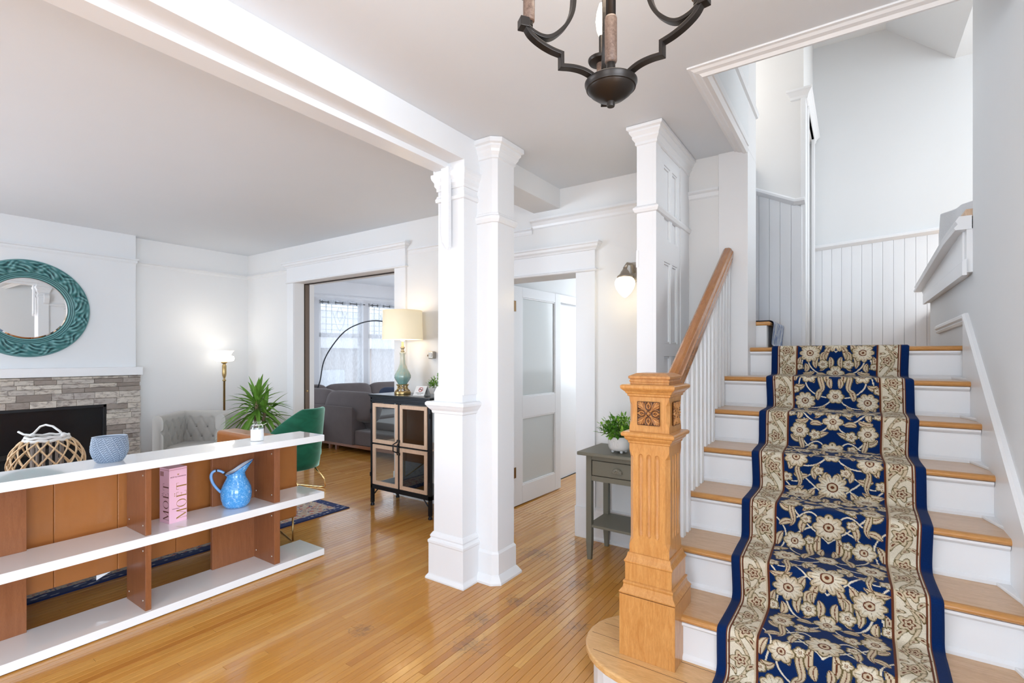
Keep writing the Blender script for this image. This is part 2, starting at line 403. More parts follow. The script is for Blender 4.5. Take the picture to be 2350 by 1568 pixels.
# sloped upper ceiling (runs toward the camera) and dormer cheek
b = B()
pr_ = [(-1.6, 4.53), (.246, 4.468), (.733, 4.035), (.75, 4.035), (.75, 4.7), (-1.6, 4.7)]
b.prism(pr_, 'y', 2.40, 5.8)
struct(build(b, 'ceiling_upper', WALLC))
struct(build(B().prism([(.75, 4.035), (2.7, 4.06), (2.7, 4.2), (.75, 4.2)], 'y', 2.4, 5.8), 'ceiling_dormer', WALLC))
struct(build(B().box(2.7, 2.85, 3.4, 5.95, 1.5, 2.4).box(2.7, 2.85, 3.4, 3.9, 2.4, 4.2).box(2.7, 2.85, 5.7, 5.95, 2.4, 4.2), 'wall_upper_right', WALLC))
struct(build(B().box(.66, 2.85, 3.30, 3.44, 1.5, 4.2), 'wall_upper_front', WALLC))
struct(build(B().box(-1.75, -1.6, 3.83, 4.86, LZ-.3, 4.6).box(-1.6, -.748, 3.75, 3.87, CZ, 4.6), 'wall_flight_left', WALL))
# ---- beam between foyer and living room
b = B().box(-2.26, -1.966, -3.2, 2.50, 2.628, CZ)
tr1 = struct(build(b, 'trim_1', WHITE, bevel=.002), 'white boxed beam')
b = B().box(-2.20, -2.085, -3.2, 2.36, 2.594, 2.628)
b.prism([(-2.128, 2.600), (-2.066, 2.600), (-2.066, 2.10), (-2.073, 2.085), (-2.095, 2.10), (-2.105, 2.125), (-2.125, 2.135), (-2.118, 2.16), (-2.128, 2.18)], 'y', 2.318, 2.345)
struct(build(b, 'trim_2', WHITE, bevel=.0015), 'white strip under the beam turning down the column')
# soffit beam on towards the back wall
struct(build(B().box(-2.217, -1.967, 2.70, YB, 2.622, CZ), 'trim_3', WALL, bevel=.001))
# ---- stairwell opening mould
mp = [(-.075, .0), (.03, .0), (.03, -.055), (.018, -.055), (.012, -.045), (0, -.045), (-.012, -.034), (-.03, -.022), (-.05, -.018), (-.06, -.008), (-.075, -.006)]
def ogee(w, h, out=1):   # simple moulding profile, projecting w, height h (downwards)
    return [(0, 0), (w, 0), (w, -.12*h), (w*.86, -.16*h), (w*.86, -.26*h), (w*.72, -.36*h), (w*.5, -.52*h), (w*.4, -.66*h), (w*.4, -.74*h), (w*.22, -.84*h), (w*.22, -h), (0, -h)]
b = B()
pts = [(.504, 2.476, CZ), (-.573, 2.476, CZ), (-.573, 3.56, CZ)]
prof = [(-.012, .05), (-.012, -.012), (.0, -.03), (.018, -.034), (.03, -.022), (.05, -.018), (.062, -.010), (.075, -.008), (.075, .0), (.03, .05)]
b.strip(pts, [(-a, c) for a, c in prof])
struct(build(b, 'trim_4', WHITE), 'moulding around the stairwell opening')
b = B().strip([(-.573, 2.48, 3.12), (-.573, 3.87, 3.12)], [(0, -.03), (.02, -.025), (.028, 0), (.02, .02), (0, .03)])
b.strip([(-.567, 2.48, CZ+.02), (-.567, 3.5, CZ+.02)], [(0, -.03), (.012, -.025), (.012, .02), (0, .03)])
struct(build(b, 'trim_5', WHITE))
# ---- picture rails
RP = [(0, .028), (.022, .026), (.026, .012), (.012, .004), (.012, -.012), (.005, -.028), (0, -.028)]
def rail(name, pts, side=1, mat=WHITE, prof=RP):
    b = B().strip(pts, [(a*side, c) for a, c in (prof if side > 0 else prof[::-1])])
    return struct(build(b, name, mat))
rail('trim_6', [(-6.80, 2.24, 2.485), (-6.80, 3.56, 2.485), (-5.83, 3.56, 2.485)], 1, WALL)
rail('trim_7', [(-3.70, 3.56, 2.475), (-2.23, 3.56, 2.475)], 1, WHITE)
rail('trim_8', [(-2.23, 3.56, 2.522), (-1.067, 3.56, 2.522)], 1, WHITE, [(0, .04), (.05, .038), (.052, .02), (.03, .01), (.014, -.012), (.01, -.03), (0, -.04)])
rail('trim_9', [(-.99, 3.56, 2.53), (-.748, 3.56, 2.53)], 1, WHITE, [(0, .03), (.03, .028), (.03, .015), (.015, .005), (.01, -.02), (0, -.03)])
# ---- baseboards
def baseb(name, pts, side=1, h=.19, d=.02, mat=WHITE):
    pr = [(0, 0), (d+.012, 0), (d+.012, .014), (d, .03), (d, h-.035), (d-.008, h-.022), (d-.008, h-.01), (.004, h), (0, h)]
    pr = [(a*side, c) for a, c in pr]
    if side < 0: pr = pr[::-1]
    return struct(build(B().strip(pts, pr), name, mat))
baseb('baseboard_left', [(-6.80, 2.24, 0), (-6.80, 3.56, 0), (-5.83, 3.56, 0)])
baseb('baseboard_back', [(-3.73, 3.56, 0), (-2.79, 3.56, 0)])
baseb('baseboard_hall', [(-1.655, 3.56, 0), (-1.067, 3.56, 0)], d=.03, h=.25)
baseb('baseboard_right', [(-.97, 3.56, 0), (-.748, 3.56, 0)])
# ---- casings: wide opening
def casing(name, xl, xr, z, cw, hz, y=YB, lab=None, plinth=True):
    """white casing with frieze and crown around an opening xl..xr"""
    t_ = struct(build(B().box(xl-cw[0], xl, y-.022, y+.002, 0, z).box(xr, xr+cw[1], y-.022, y+.002, 0, z)
        .box(xl-cw[0]-.003, xr+cw[1]+.003, y-.026, y+.002, z, hz), name, WHITE, bevel=.002), lab)
    a, c = xl-cw[0], xr+cw[1]
    for nm, zz, pf in (('crown', hz, [(0, .03), (.05, .03), (.05, .018), (.040, .012), (.034, -.006), (.018, -.018), (.012, -.03), (0, -.03)]),
                       ('bead', z+.008, [(0, .012), (.014, .008), (.018, 0), (.014, -.008), (0, -.012)])):
        b = B().strip([(a-.003, y+.0, zz), (a-.003, y-.026, zz), (c+.003, y-.026, zz), (c+.003, y, zz)], [(p[0], p[1]) for p in pf])
        build(b, nm, WHITE, t_)
    if plinth:
        b = B()
        for x0, x1 in ((xl-cw[0], xl), (xr, xr+cw[1])): b.box(x0-.004, x1+.004, y-.032, y, 0, .24)
        build(b, 'plinth', WHITE, t_, bevel=.002)
    return t_
oc = casing('trim_10', -5.70, -3.894, 2.325, (.13, .16), 2.545, lab='white casing around the wide opening')
dc = casing('trim_11', -2.66, -1.814, 2.085, (.13, .165), 2.275, lab='white casing around the hall doorway')
# pocket-door slot of the opening
b = B().box(-5.704, -5.698, 3.689, 3.762, 0, 2.33).box(-5.70, -3.894, 3.70, 3.75, 2.326, 2.332)
struct(build(b, 'trim_12', DARKGAP), 'dark pocket door slot')
pk = box('door_3', paint('brown_door_edge', (.16, .115, .085), .4), None, -5.72, -5.692, 3.70, 3.752, .01, 2.32, .002); struct(pk, 'brown edge of the pocket door')
build(B().lathe([(0, 0), (.012, .0), (.012, .004), (.004, .006), (0, .006)], seg=12), 'door_pull', BRASS, pk, loc=(-5.692, 3.726, .98), rot=(0, PI/2, 0))
# ---- column polygons
def col_part(name, poly, prof, parent, **k):
    return build(B().stack(poly, prof), name, WHITE, parent, bevel=.0012, **k)
c1 = thing('column', (-2.1, 2.42, 0), 'white square column with capital, dado and tall base at the end of the boxed beam', 'column')
def rel(o_, parent):
    o_.matrix_parent_inverse = Matrix.Translation(-parent.location) if parent.rotation_euler.z == 0 else (Matrix.Translation(parent.location) @ Matrix.Rotation(parent.rotation_euler.z, 4, 'Z')).inverted()
    return o_
up = [(-2.195, 2.365), (-1.982, 2.365), (-1.982, 2.50), (-2.195, 2.50)]
rel(col_part('shaft', up, [(0, 1.18), (0, 2.63)], c1), c1)
rel(col_part('capital', up, [(.0, 2.47), (.008, 2.472), (.008, 2.49), (.018, 2.505), (.018, 2.525), (.03, 2.545), (.034, 2.56), (.034, 2.575), (.022, 2.58), (.022, 2.628)], c1), c1)
rel(col_part('necking', up, [(.0, 2.398), (.012, 2.402), (.014, 2.42), (.008, 2.432), (.006, 2.442), (0, 2.444)], c1), c1)
dd = [(-2.225, 2.36), (-1.989, 2.36), (-1.989, 2.50), (-2.225, 2.50)]
rel(col_part('dado', dd, [(.002, .2), (0, 1.06), (.0, 1.19), (-.012, 1.225), (-.016, 1.226)], c1), c1)
rel(col_part('dado_cap', dd, [(0, 1.055), (.01, 1.06), (.012, 1.075), (.026, 1.09), (.036, 1.105), (.042, 1.112), (.042, 1.126), (.034, 1.134), (0, 1.136)], c1), c1)
rel(col_part('base', dd, [(.042, 0), (.042, .010), (.036, .020), (.028, .030), (.026, .036), (.026, .225), (.030, .232), (.030, .246), (.020, .255), (.016, .262), (.020, .272), (.014, .285), (.006, .296), (.0, .30)], c1), c1)
c2 = thing('pilaster', (-1.95, 2.6, 0), 'white chamfered pilaster rising to the ceiling directly behind the square column', 'column')
ch = [(-2.05, 2.497), (-1.862, 2.497), (-1.835, 2.520), (-1.835, 2.70), (-2.17, 2.70), (-2.17, 2.497)]
rel(col_part('shaft', ch, [(0, .0), (0, CZ)], c2), c2)
rel(col_part('capital', ch, [(0, 2.66), (.008, 2.665), (.008, 2.68), (.02, 2.70), (.024, 2.715), (.034, 2.73), (.034, 2.742), (.048, 2.75), (.048, CZ-.002)], c2), c2)
rel(col_part('necking', ch, [(0, 2.26), (.008, 2.264), (.018, 2.285), (.018, 2.30), (.008, 2.308), (.006, 2.32), (0, 2.324)], c2), c2)
rel(col_part('base', ch, [(.038, 0), (.038, .014), (.028, .03), (.014, .052), (.010, .054), (.010, .185), (.004, .195), (0, .2)], c2), c2)
# scroll corbel behind the column on the living room side
b = B(); pf = [(2.50, 2.52), (2.50, 2.34), (2.535, 2.33)]
sc_ = [(0, 0), (.03, .0), (.05, -.03), (.055, -.07), (.04, -.11), (.02, -.15), (0, -.17)]
b.prism([(-2.195-x, 2.46+z) for x, z in sc_], 'y', 2.43, 2.50)
rel(build(b, 'corbel', WHITE, c1, bevel=.003), c1)
# ---- built-in panelled cupboard beside the stairs
cb = thing('cupboard', (-1.0, 3.2, 0), 'tall white built-in cupboard with recessed panels and crown behind the newel post', 'cupboard')
CX0, CX1, CY0, CY1 = -1.064, -.947, 2.865, 3.555
cp = [(CX0, CY0), (CX1, CY0), (CX1, CY1), (CX0, CY1)]
b = B().box(CX0, CX1-.02, CY0, CY1, 0, CZ).box(CX1-.021, CX1, CY0, CY0+.085, 0, CZ)
b.box(CX1-.021, CX1-.004, CY0+.085, 3.55, 2.63, CZ).box(CX1-.021, CX1+.002, 3.36, CY1, 0, CZ)
rel(build(b, 'body', WHITE, cb, bevel=.0015), cb)
b = B(); DY0, DY1 = 2.955, 3.355
zs = [(.05, .16), (.62, .74), (1.42, 1.50), (2.0, 2.137), (2.59, 2.63)]
for z0, z1 in zs: b.box(CX1-.021, CX1-.003, DY0, DY1, z0, z1)
for y0, y1 in ((DY0, DY0+.07), (3.15, 3.19), (DY1-.055, DY1)): b.box(CX1-.021, CX1-.0035, y0, y1, .05, 2.63)
rel(build(b, 'door_frame', WHITE, cb, bevel=.002), cb)
for (za, zb) in zip([z[1] for z in zs[:-1]], [z[0] for z in zs[1:]]):
    for y0, y1 in ((DY0+.07, 3.15), (3.19, DY1-.055)):
        b = B().prism([(y0, za), (y1, za), (y1, zb), (y0, zb)], 'x', CX1-.03, CX1-.017)
        q = .012
        b.box(CX1-.018, CX1-.008, y0, y0+q, za, zb).box(CX1-.018, CX1-.008, y1-q, y1, za, zb).box(CX1-.018, CX1-.008, y0+q, y1-q, za, za+q).box(CX1-.018, CX1-.008, y0+q, y1-q, zb-q, zb)
        rel(build(b, 'panel', WHITE, cb, bevel=.003), cb)
rel(build(B().stack(cp, [(0, 2.67), (.008, 2.675), (.008, 2.69), (.022, 2.71), (.022, 2.722), (.036, 2.742), (.036, 2.752), (.048, 2.76), (.048, CZ-.002)]), 'crown', WHITE, cb, bevel=.001), cb)
rel(build(B().stack(cp, [(0, 2.27), (.010, 2.274), (.018, 2.29), (.018, 2.30), (.008, 2.31), (0, 2.315)]), 'necking', WHITE, cb, bevel=.001), cb)
rel(box('keyhole', DARKGAP, cb, CX1-.004, CX1-.002, 3.16, 3.168, 1.33, 1.36, 0), cb)
rel(box('hinge', WHITE, cb, CX0-.004, CX0+.012, CY0-.003, CY0+.0, 1.95, 2.05, .001), cb)
# ---- doorway to the next room and its open glazed door
dr = thing('glazed_door', (-2.655, 3.83, 0), 'white two-panel glazed door standing open in the hall doorway', 'door')
dr.rotation_euler = (0, 0, PI/2-.035)
DW, DT = .868, .04
def dpart(b, name, mat, bev=.002, par=None, **k): return build(b, name, mat, par or dr, bevel=bev, **k)
b = B().box(0, .155, -DT, 0, .012, 2.083).box(.155, DW-.115, -DT, 0, .012, .19).box(.155, DW-.115, -DT, 0, .83, 1.03).box(.155, DW-.115, -DT, 0, 1.985, 2.083).box(DW-.115, DW, -DT, 0, .012, 2.083)
dpart(b, 'frame', WHITE, .003)
FROST = M('obscured_glass', (.60, .63, .62), .12, spec=.6).m
for z0, z1 in ((.19, .83), (1.03, 1.985)):
    pp = dpart(B().box(.155, DW-.115, -DT*.62, -DT*.40, z0, z1), 'pane', FROST, 0)
    q = .012; b = B()
    b.box(.155, .155+q, -DT+.004, -DT*.6, z0, z1).box(DW-.115-q, DW-.115, -DT+.004, -DT*.6, z0, z1).box(.155, DW-.115, -DT+.004, -DT*.6, z0, z0+q).box(.155, DW-.115, -DT+.004, -DT*.6, z1-q, z1)
    build(b, 'glazing_bead', WHITE, pp, bevel=.002)
for z in (.33, 1.89):
    b = B().lathe([(.0, -.066), (.006, -.062), (.004, -.056), (.008, -.052), (.008, .052), (.004, .056), (.006, .062), (0, .066)], seg=10)
    b.box(0, .042, -.006, -.002, -.05, .05).box(-.042, 0, -.006, -.002, -.05, .05)
    build(b, 'hinge', HINGEM, dr, loc=(.0, -DT-.002, z), bevel=.001)
build(B().lathe([(.0, 0), (.012, 0), (.012, .03), (.026, .04), (.028, .055), (.018, .066), (0, .068)], seg=16), 'door_knob', BRASS, dr, loc=(DW-.05, 0, .95), rot=(-PI/2, 0, 0))
# next room beyond the door
struct(build(B().box(-2.90, -2.76, YB2, 4.95, 0, CZ).box(-2.90, -2.76, 4.95, 5.75, 2.10, CZ).box(-2.90, -2.76, 5.75, 7.0, 0, CZ), 'wall_hall_left', WALL))
struct(build(B().box(-3.0, -1.2, 6.9, 7.0, 0, CZ), 'wall_hall_far', WALLC))
struct(build(B().box(-1.3, -1.15, YB2, 6.9, 0, 1.2), 'wall_hall_right', WALLC))
b = B().box(-2.758, -2.735, 4.83, 4.95, 0, 2.03).box(-2.758, -2.735, 5.75, 5.87, 0, 2.03).box(-2.758, -2.732, 4.82, 5.88, 2.03, 2.12)
struct(build(b, 'trim_13', WHITE, bevel=.003))
struct(build(B().box(-2.83, -2.80, 4.95, 5.75, 0, 2.1), 'door_4', WHITE))
baseb('baseboard_hall_left', [(-2.76, YB2, 0), (-2.76, 4.83, 0)], 1, .22)
baseb('baseboard_hall_left.001', [(-2.76, 5.87, 0), (-2.76, 6.9, 0), (-1.3, 6.9, 0)], 1, .22)
# ---- sofa room shell; bay window wall runs obliquely
AX, AY = -7.74, 5.69; DXx, DYy = .243, .970
def bay(s, off=0, z=0): return (AX+DXx*s-DYy*off, AY+DYy*s+DXx*off, z)   # off>0 = outward
def bayprism(b, s0, s1, z0, z1, o0, o1):
    P = [bay(s0, o0)[:2], bay(s1, o0)[:2], bay(s1, o1)[:2], bay(s0, o1)[:2]]
    return b.prism(P, 'z', z0, z1)
b = B()
bayprism(b, -2.2, -.345, 0, CZ, 0, .15); bayprism(b, -.345, 1.9, 0, .50, 0, .15); bayprism(b, -.345, 1.9, 2.42, CZ, 0, .15)
bayprism(b, .455, .585, .50, 2.42, 0, .15); bayprism(b, 1.40, 1.9, .5, 2.42, 0, .15)
GREYW = paint('shaded_grey_wall_paint', (.70, .71, .74), .6)  # pale grey wall colour of the sofa room
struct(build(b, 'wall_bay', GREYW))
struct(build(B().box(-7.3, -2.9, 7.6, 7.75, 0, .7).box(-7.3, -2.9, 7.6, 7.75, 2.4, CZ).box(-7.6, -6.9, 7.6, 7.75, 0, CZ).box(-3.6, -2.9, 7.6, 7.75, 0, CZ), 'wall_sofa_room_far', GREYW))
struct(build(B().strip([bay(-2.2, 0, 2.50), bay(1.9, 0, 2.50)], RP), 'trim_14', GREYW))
GL2 = emit('window_sky_pane', (.86, .93, 1.0), .0)
for k, (s0, s1) in enumerate(((-.345, .455), (.585, 1.40))):
    w = struct(build(B(), 'window_%d' % (k+1), None))
    b = B()
    for a, c in ((s0, s0+.045), (s1-.045, s1)): bayprism(b, a, c, .5, 2.42, .03, .09)
    for z0, z1 in ((.5, .56), (1.76, 1.84), (2.36, 2.42)): bayprism(b, s0, s1, z0, z1, .03, .09)
    build(b, 'window_frame', WHITE, w, bevel=.002)
    for z0, z1 in ((.56, 1.76), (1.84, 2.36)): build(bayprism(B(), s0+.045, s1-.045, z0, z1, .055, .061), 'pane', GLASS, w)
    b = B(); n_ = 7
    for i in range(1, n_):
        if 2 < i < 5: continue
        s_ = s0+.045+(s1-s0-.09)*i/n_; bayprism(b, s_-.004, s_+.004, 1.84, 2.36, .05, .066)
    for z in (1.90, 2.0, 2.12, 2.24, 2.31): bayprism(b, s0+.045, s1-.045, z-.004, z+.004, .05, .066)
    cs = (s0+s1)/2
    for sx in (-1, 1):
        for (r0, r1) in (((.02, 2.30), (.10, 2.12)), ((.10, 2.12), (.05, 1.95)), ((.05, 1.95), (0, 1.88)), ((.04, 2.26), (.05, 2.14)), ((.05, 2.14), (0, 2.05)), ((.13, 2.22), (.10, 2.12))):
            b.tube([bay(cs+sx*r0[0], .058, r0[1]), bay(cs+sx*r1[0], .058, r1[1])], .006, 5)
    build(b, 'leading', paint('lead_came', (.52, .60, .64), .5), w)
    struct(w)
# outdoor ground, fence and hedge seen blurred through the sheers
gnd = struct(box('ground', paint('pale_snowy_ground', (.82, .83, .86), .9), None, -30, 8, -12, 30, -.9, -.8, 0))  # made pale as snow to bounce daylight up onto the ceilings
hd = paint('brown_neighbour_siding', (.50, .43, .40), .8)
nb = thing('neighbour_house', (-13, 9.5, -.8), 'blurred brick house outside the bay window', 'house')
b = B().box(-3, 3, -4.5, 4.5, 0, 2.4)
build(b, 'house_wall', hd, nb)
b = B().prism([(-3.3, 2.4), (3.3, 2.4), (0, 3.6)], 'y', -4.7, 4.7); build(b, 'roof', paint('pale_roof', (.5, .5, .53), .8), nb)
for yy in (-2.5, 0.2, 2.8): build(B().box(3.0, 3.05, yy-.5, yy+.5, .8, 1.9), 'window', paint('pale_window', (.75, .8, .85), .3), nb)
# ================================================================ STAIRCASE
RISE, RUN, XL, XR = .185, .262, -.72, .504
def nose(k): return 3.62-(k-1)*RUN
def top(k): return 1.48-(k-1)*RISE
st = thing('staircase', (-.1, 2.7, 0), 'white staircase with honey wood treads rising away to the landing', 'staircase')
for k in range(1, 8):
    Y, Z = nose(k), top(k); yb = Y+RUN+.03 if k > 1 else Y+.14
    b = B().box(XL if k > 1 else -.60, XR, Y+.022, yb, Z-.028, Z)
    rel(build(b, 'tread', OAKT, st), st)
    x0 = XL if k > 1 else -.60
    pf = [(Y+.022-.022*math.sin(a), Z-.014+.014*math.cos(a)) for a in [PI*i/8 for i in range(9)]]
    rel(build(B().prism(pf, 'x', x0, XR), 'tread_nosing', NOSE, st), st)
    b = B().box(x0+.012, XR, Y+.030, Y+.044, Z-RISE, Z-.028)
    b.prism([(Y+.030, Z-RISE+.0), (Y+.018, Z-RISE), (Y+.018, Z-RISE+.012), (Y+.030, Z-RISE+.022)], 'x', x0+.012, XR)
    rel(build(b, 'riser', RISER, st), st)
    b = B().prism([(Y+.030, Z-.028), (Y+.010, Z-.028), (Y+.010, Z-.038), (Y+.018, Z-.046), (Y+.030, Z-.052)], 'x', x0+.012, XR-.02)
    rel(build(b, 'cove_moulding', RISER, st), st)
# starting step with rounded left end
def bull(d, z0, z1, b):
    pts = [(.504, 1.800+d), (-.70, 1.815+d)]
    cx, cy, r = -.70, 2.085, .27-d
    for i in range(17):
        a = -PI/2-PI*i/16*1.02
        pts.append((cx+(r+.02)*math.cos(a), cy+r*math.sin(a)))
    pts += [(.504, 2.30)]
    return b.prism(pts, 'z', z0, z1)
rel(build(bull(0, RISE-.030, RISE, B()), 'starting_tread', wood('starting_tread_pine', (.66, .36, .13), (.78, .48, .21), (1.6, 12, 10), .3, .35, 26, bump=.06), st, bevel=.011, seg=3), st)
rel(build(bull(.035, 0, RISE-.030, B()), 'starting_riser', RISER, st), st)
rel(build(bull(.02, RISE-.045, RISE-.030, B()), 'cove_moulding', RISER, st, bevel=.006), st)
for yy in (1.93, 2.05, 2.15):
    rel(build(B().box(-.985+abs(yy-2.085)*.5, .5, yy-.0008, yy+.0008, RISE-.001, RISE+.0004), 'board_joint', DARKGAP, st), st)
# closed stringer on the hall side
pl = []
for k in range(7, 0, -1):
    Y, Z = nose(k)+.03, top(k)-.03
    pl += [(Y, Z-RISE+.002), (Y, Z)]
pl += [(3.86, top(1)-.03), (3.86, 0), (nose(7)+.03, 0)]
rel(build(B().prism(pl, 'x', XL+.012, XL+.03), 'stringer', RISER, st), st)
# skirt board with cap against the right wall
def skl(Y): return 1.48+(Y-3.62)*RISE/RUN
b = B().prism([(1.70, 0), (1.70, skl(1.70)+.165), (3.60, skl(3.60)+.165), (3.60, 1.20)], 'x', XR-.018, XR+.001)
rel(build(b, 'skirt_board', WHITE, st, bevel=.001), st)
sk = [(-.002, -.022), (.012, -.022), (.018, -.010), (.012, .0), (.024, .008), (.024, .024), (.014, .034), (-.002, .034)]
b = B().strip([(XR-.001, 1.70, skl(1.70)+.175), (XR-.001, 3.57, skl(3.57)+.175), (XR-.001, 4.66, skl(3.57)+.16)], [(-a, c) for a, c in sk])
rel(build(b, 'skirt_cap', WHITE, st), st)
# landing nosing run to the left of the runner
# ---------------------------------------------------------------- runner (pattern woven per tuft as colour attribute)
RX0, RX1 = -.437, .263; RW = RX1-RX0
def runner_pattern(NU, NV, DU, DV):
    """returns NVxNUx3 linear colours: navy ground, cream scrolling flowers, cream border with brown outlines"""
    navy = np.array((.003, .024, .115)); cream = np.array((.68, .56, .39)); brown = np.array((.15, .045, .02)); olive = np.array((.17, .13, .055)); lt = np.array((.82, .75, .60))
    img = np.zeros((NV, NU, 3)); img[:] = navy
    u = (np.arange(NU)+.5)*DU-NU*DU/2; v = (np.arange(NV)+.5)*DV
    au = np.abs(u)
    PER = .74
    FH = .205       # half field width
    n_u = int(FH/DU)+1; n_v = int(round(PER/DV))
    tu = (np.arange(n_u)+.5)*DU; tv = (np.arange(n_v)+.5)*DV
    TU, TV = np.meshgrid(tu, tv)
    tile = np.zeros((n_v, n_u, 3)); tile[:] = navy
    def put(mask, c): tile[mask] = c
    def wv(cv):     # wrapped v distance
        d = TV-cv; return (d+PER/2) % PER-PER/2
    def flower(cu, cv, r, n, ph=0, st=.28):
        for su in (cu, -cu) if cu < r*1.3 else (cu,):
            du, dv = TU-su, wv(cv); rr = np.hypot(du, dv); th = np.arctan2(dv, du)
            R = r*(1-st+st*np.abs(np.cos(n*th/2+ph/2))**.7)
            put(rr < R+.0045, olive); put(rr < R, cream); put(rr < R*.78, lt)
            pet = np.abs(np.sin(n*th/2+ph/2+PI/2*0)) < .10
            put((rr < R*.9) & (rr > R*.38) & pet, olive)
            put(rr < r*.36, brown); put(rr < r*.27, cream); put(rr < r*.12, brown)
    def curve(pts, w, c, taper=False, out=None):
        pts = np.array(pts); k = np.linspace(0, 1, 150); n = len(pts)-1
        from math import comb
        P = sum(comb(n, i)*((1-k)**(n-i)*k**i)[:, None]*pts[i] for i in range(n+1))
        if out is not None: curve(pts, w+.0035, out, taper)
        for i, (a, q) in enumerate(P):
            ww = w*(math.sin(PI*min(1, max(.02, k[i])))**.7) if taper else w
            du = TU-a; d = wv(q)
            put((du*du+d*d) < ww*ww, c)
    # scrolling vines
    for o in (0, .37):
        curve([(0, o+.02), (.14, o+.04), (.22, o+.16), (.10, o+.26), (.02, o+.24)], .0034, lt)
        curve([(.0, o+.20), (.02, o+.33), (.16, o+.34), (.20, o+.27), (.13, o+.22)], .0034, lt)
        curve([(.04, o+.36), (.09, o+.30), (.11, o+.40), (.17, o+.39)], .003, lt)
        curve([(.20, o+.02), (.12, o+.10), (.20, o+.14), (.17, o+.20)], .003, lt)
        curve([(.0, o+.10), (.05, o+.05), (.10, o+.02), (.13, o-.03)], .003, lt)
    L = [((.03, .06), (.055, .12), (.03, .17)), ((.19, .05), (.165, .02), (.14, .03)), ((.15, .17), (.175, .20), (.195, .17)),
         ((.05, .29), (.085, .33), (.07, .37)), ((.02, .43), (.06, .46), (.05, .52)), ((.12, .41), (.16, .44), (.20, .42)),
         ((.17, .60), (.14, .62), (.11, .59)), ((.02, .66), (.06, .67), (.10, .71)), ((.19, .68), (.17, .72), (.13, .70)), ((.10, .08), (.12, .13), (.10, .16)), ((.18, .33), (.16, .30), (.19, .27)), ((.09, .50), (.12, .53), (.10, .57)),
         ((.08, .0), (.11, .03), (.10, .07)), ((.175, .08), (.20, .11), (.195, .15)), ((.06, .19), (.09, .22), (.085, .26)), ((.10, .35), (.13, .37), (.16, .35)), ((.185, .50), (.205, .54), (.195, .58)), ((.03, .50), (.015, .53), (.03, .57)),
         ((.10, .62), (.08, .60), (.05, .62)), ((.16, .54), (.14, .57), (.16, .59)), ((.02, .33), (.035, .355), (.02, .385)), ((.075, .42), (.095, .44), (.09, .48)), ((.02, .135), (.035, .155), (.02, .19))]
    for q in L:
        curve(q, .0125, cream, True, olive); curve(q, .0016, brown)
    for o in (.0, .37):
        A_ = [(.035, o+.10), (.12, o+.10), (.02, o+.20), (.085, o+.215)]
        curve(A_, .012, cream, True, olive); curve(A_, .0016, brown)
        A_ = [(.11, o+.30), (.19, o+.31), (.10, o+.38), (.15, o+.42)]
        curve(A_, .010, cream, True, olive); curve(A_, .0015, brown)
    flower(0, .03, .058, 8); flower(0, .40, .066, 10, 0, .40); flower(0, .235, .040, 6)
    flower(.128, .115, .042, 6); flower(.148, .265, .050, 8, PI); flower(.135, .475, .054, 9); flower(.15, .655, .042, 6)
    flower(0, .60, .044, 5, 0, .4); flower(.080, .675, .026, 5, 0, .4); flower(.065, .545, .028, 5); flower(.19, .37, .022, 5, 0, .4); flower(.055, .325, .021, 5, 0, .4)
    flower(.195, .20, .018, 5); flower(.07, .10, .018, 5, 0, .4); flower(.19, .56, .018, 5); flower(.085, .005, .02, 5, 0, .4)
    iv = (np.arange(NV)) % n_v
    iu = np.clip((au/DU).astype(int), 0, n_u-1)
    fm = au < FH
    img[:, fm] = tile[iv][:, iu[fm]]
    # border
    b0, b1 = FH, .309
    bm = (au >= b0) & (au < b1); UB, VB = np.meshgrid(au[bm]-b0, v); side = np.sign(u[bm])[None, :]*np.ones_like(VB)
    bi = np.zeros((NV, bm.sum(), 3)); bi[:] = lt
    wB = b1-b0; P2 = .245; cv = (VB+side*.03) % P2
    cu = UB-wB/2
    S_ = .024*np.sin(2*PI*cv/P2)
    bi[np.abs(cu-S_) < .0075] = olive; bi[np.abs(cu-S_) < .0052] = cream
    def bf(c0, cvv, r, n):
        du, dv = cu-c0, (cv-cvv+P2/2) % P2-P2/2; rr = np.hypot(du, dv); th = np.arctan2(dv, du); R = r*(1+.25*np.cos(n*th))
        bi[rr < R+.004] = olive; bi[rr < R] = cream; bi[(rr < R*.62)] = brown; bi[rr < R*.45] = cream; bi[rr < R*.2] = brown
    bf(-.006, P2*.25, .028, 5); bf(.006, P2*.75, .028, 5)
    for (c0, q, a, l_) in ((.03, .02, .9, .022), (-.032, .10, -.9, .022), (.034, .11, .4, .018), (-.03, .20, .6, .022), (.03, .225, -.8, .018), (-.036, .02, -.3, .017), (.0, .0, .5, .014), (.006, .122, -.5, .014)):
        du, dv = cu-c0, (cv-q+P2/2) % P2-P2/2; x = du*math.cos(a)+dv*math.sin(a); y = -du*math.sin(a)+dv*math.cos(a)
        y = y-x*x*14; e = (x/l_)**2+(y/(l_*.36))**2
        bi[e < 1.7] = olive; bi[e < 1] = cream; bi[e < .16] = brown
    img[:, bm] = bi
    for a, c_, w in ((b0, brown, .0045), (b0+.007, cream, .003), (b1-.007, brown, .0035), (b1, cream, .002), (b1+.0035, brown, .0025)):
        img[:, np.abs(au-a) < w] = c_
    return img
def rug_mat(name, rough=.95):
    m = M(name, (.5, .5, .5), rough, spec=.08, sheen=.08)
    at = m.n('ShaderNodeAttribute', attribute_name='weave'); n_ = m.noise(m.geo(), 420, 2, .6)
    m.col(m.mix(m.ramp(n_, [(.3, (.72, .72, .72)), (.7, (1, 1, 1))]), (0, 0, 0), at.outputs['Color'])); m.bump(n_, .5, .002)
    return m.m
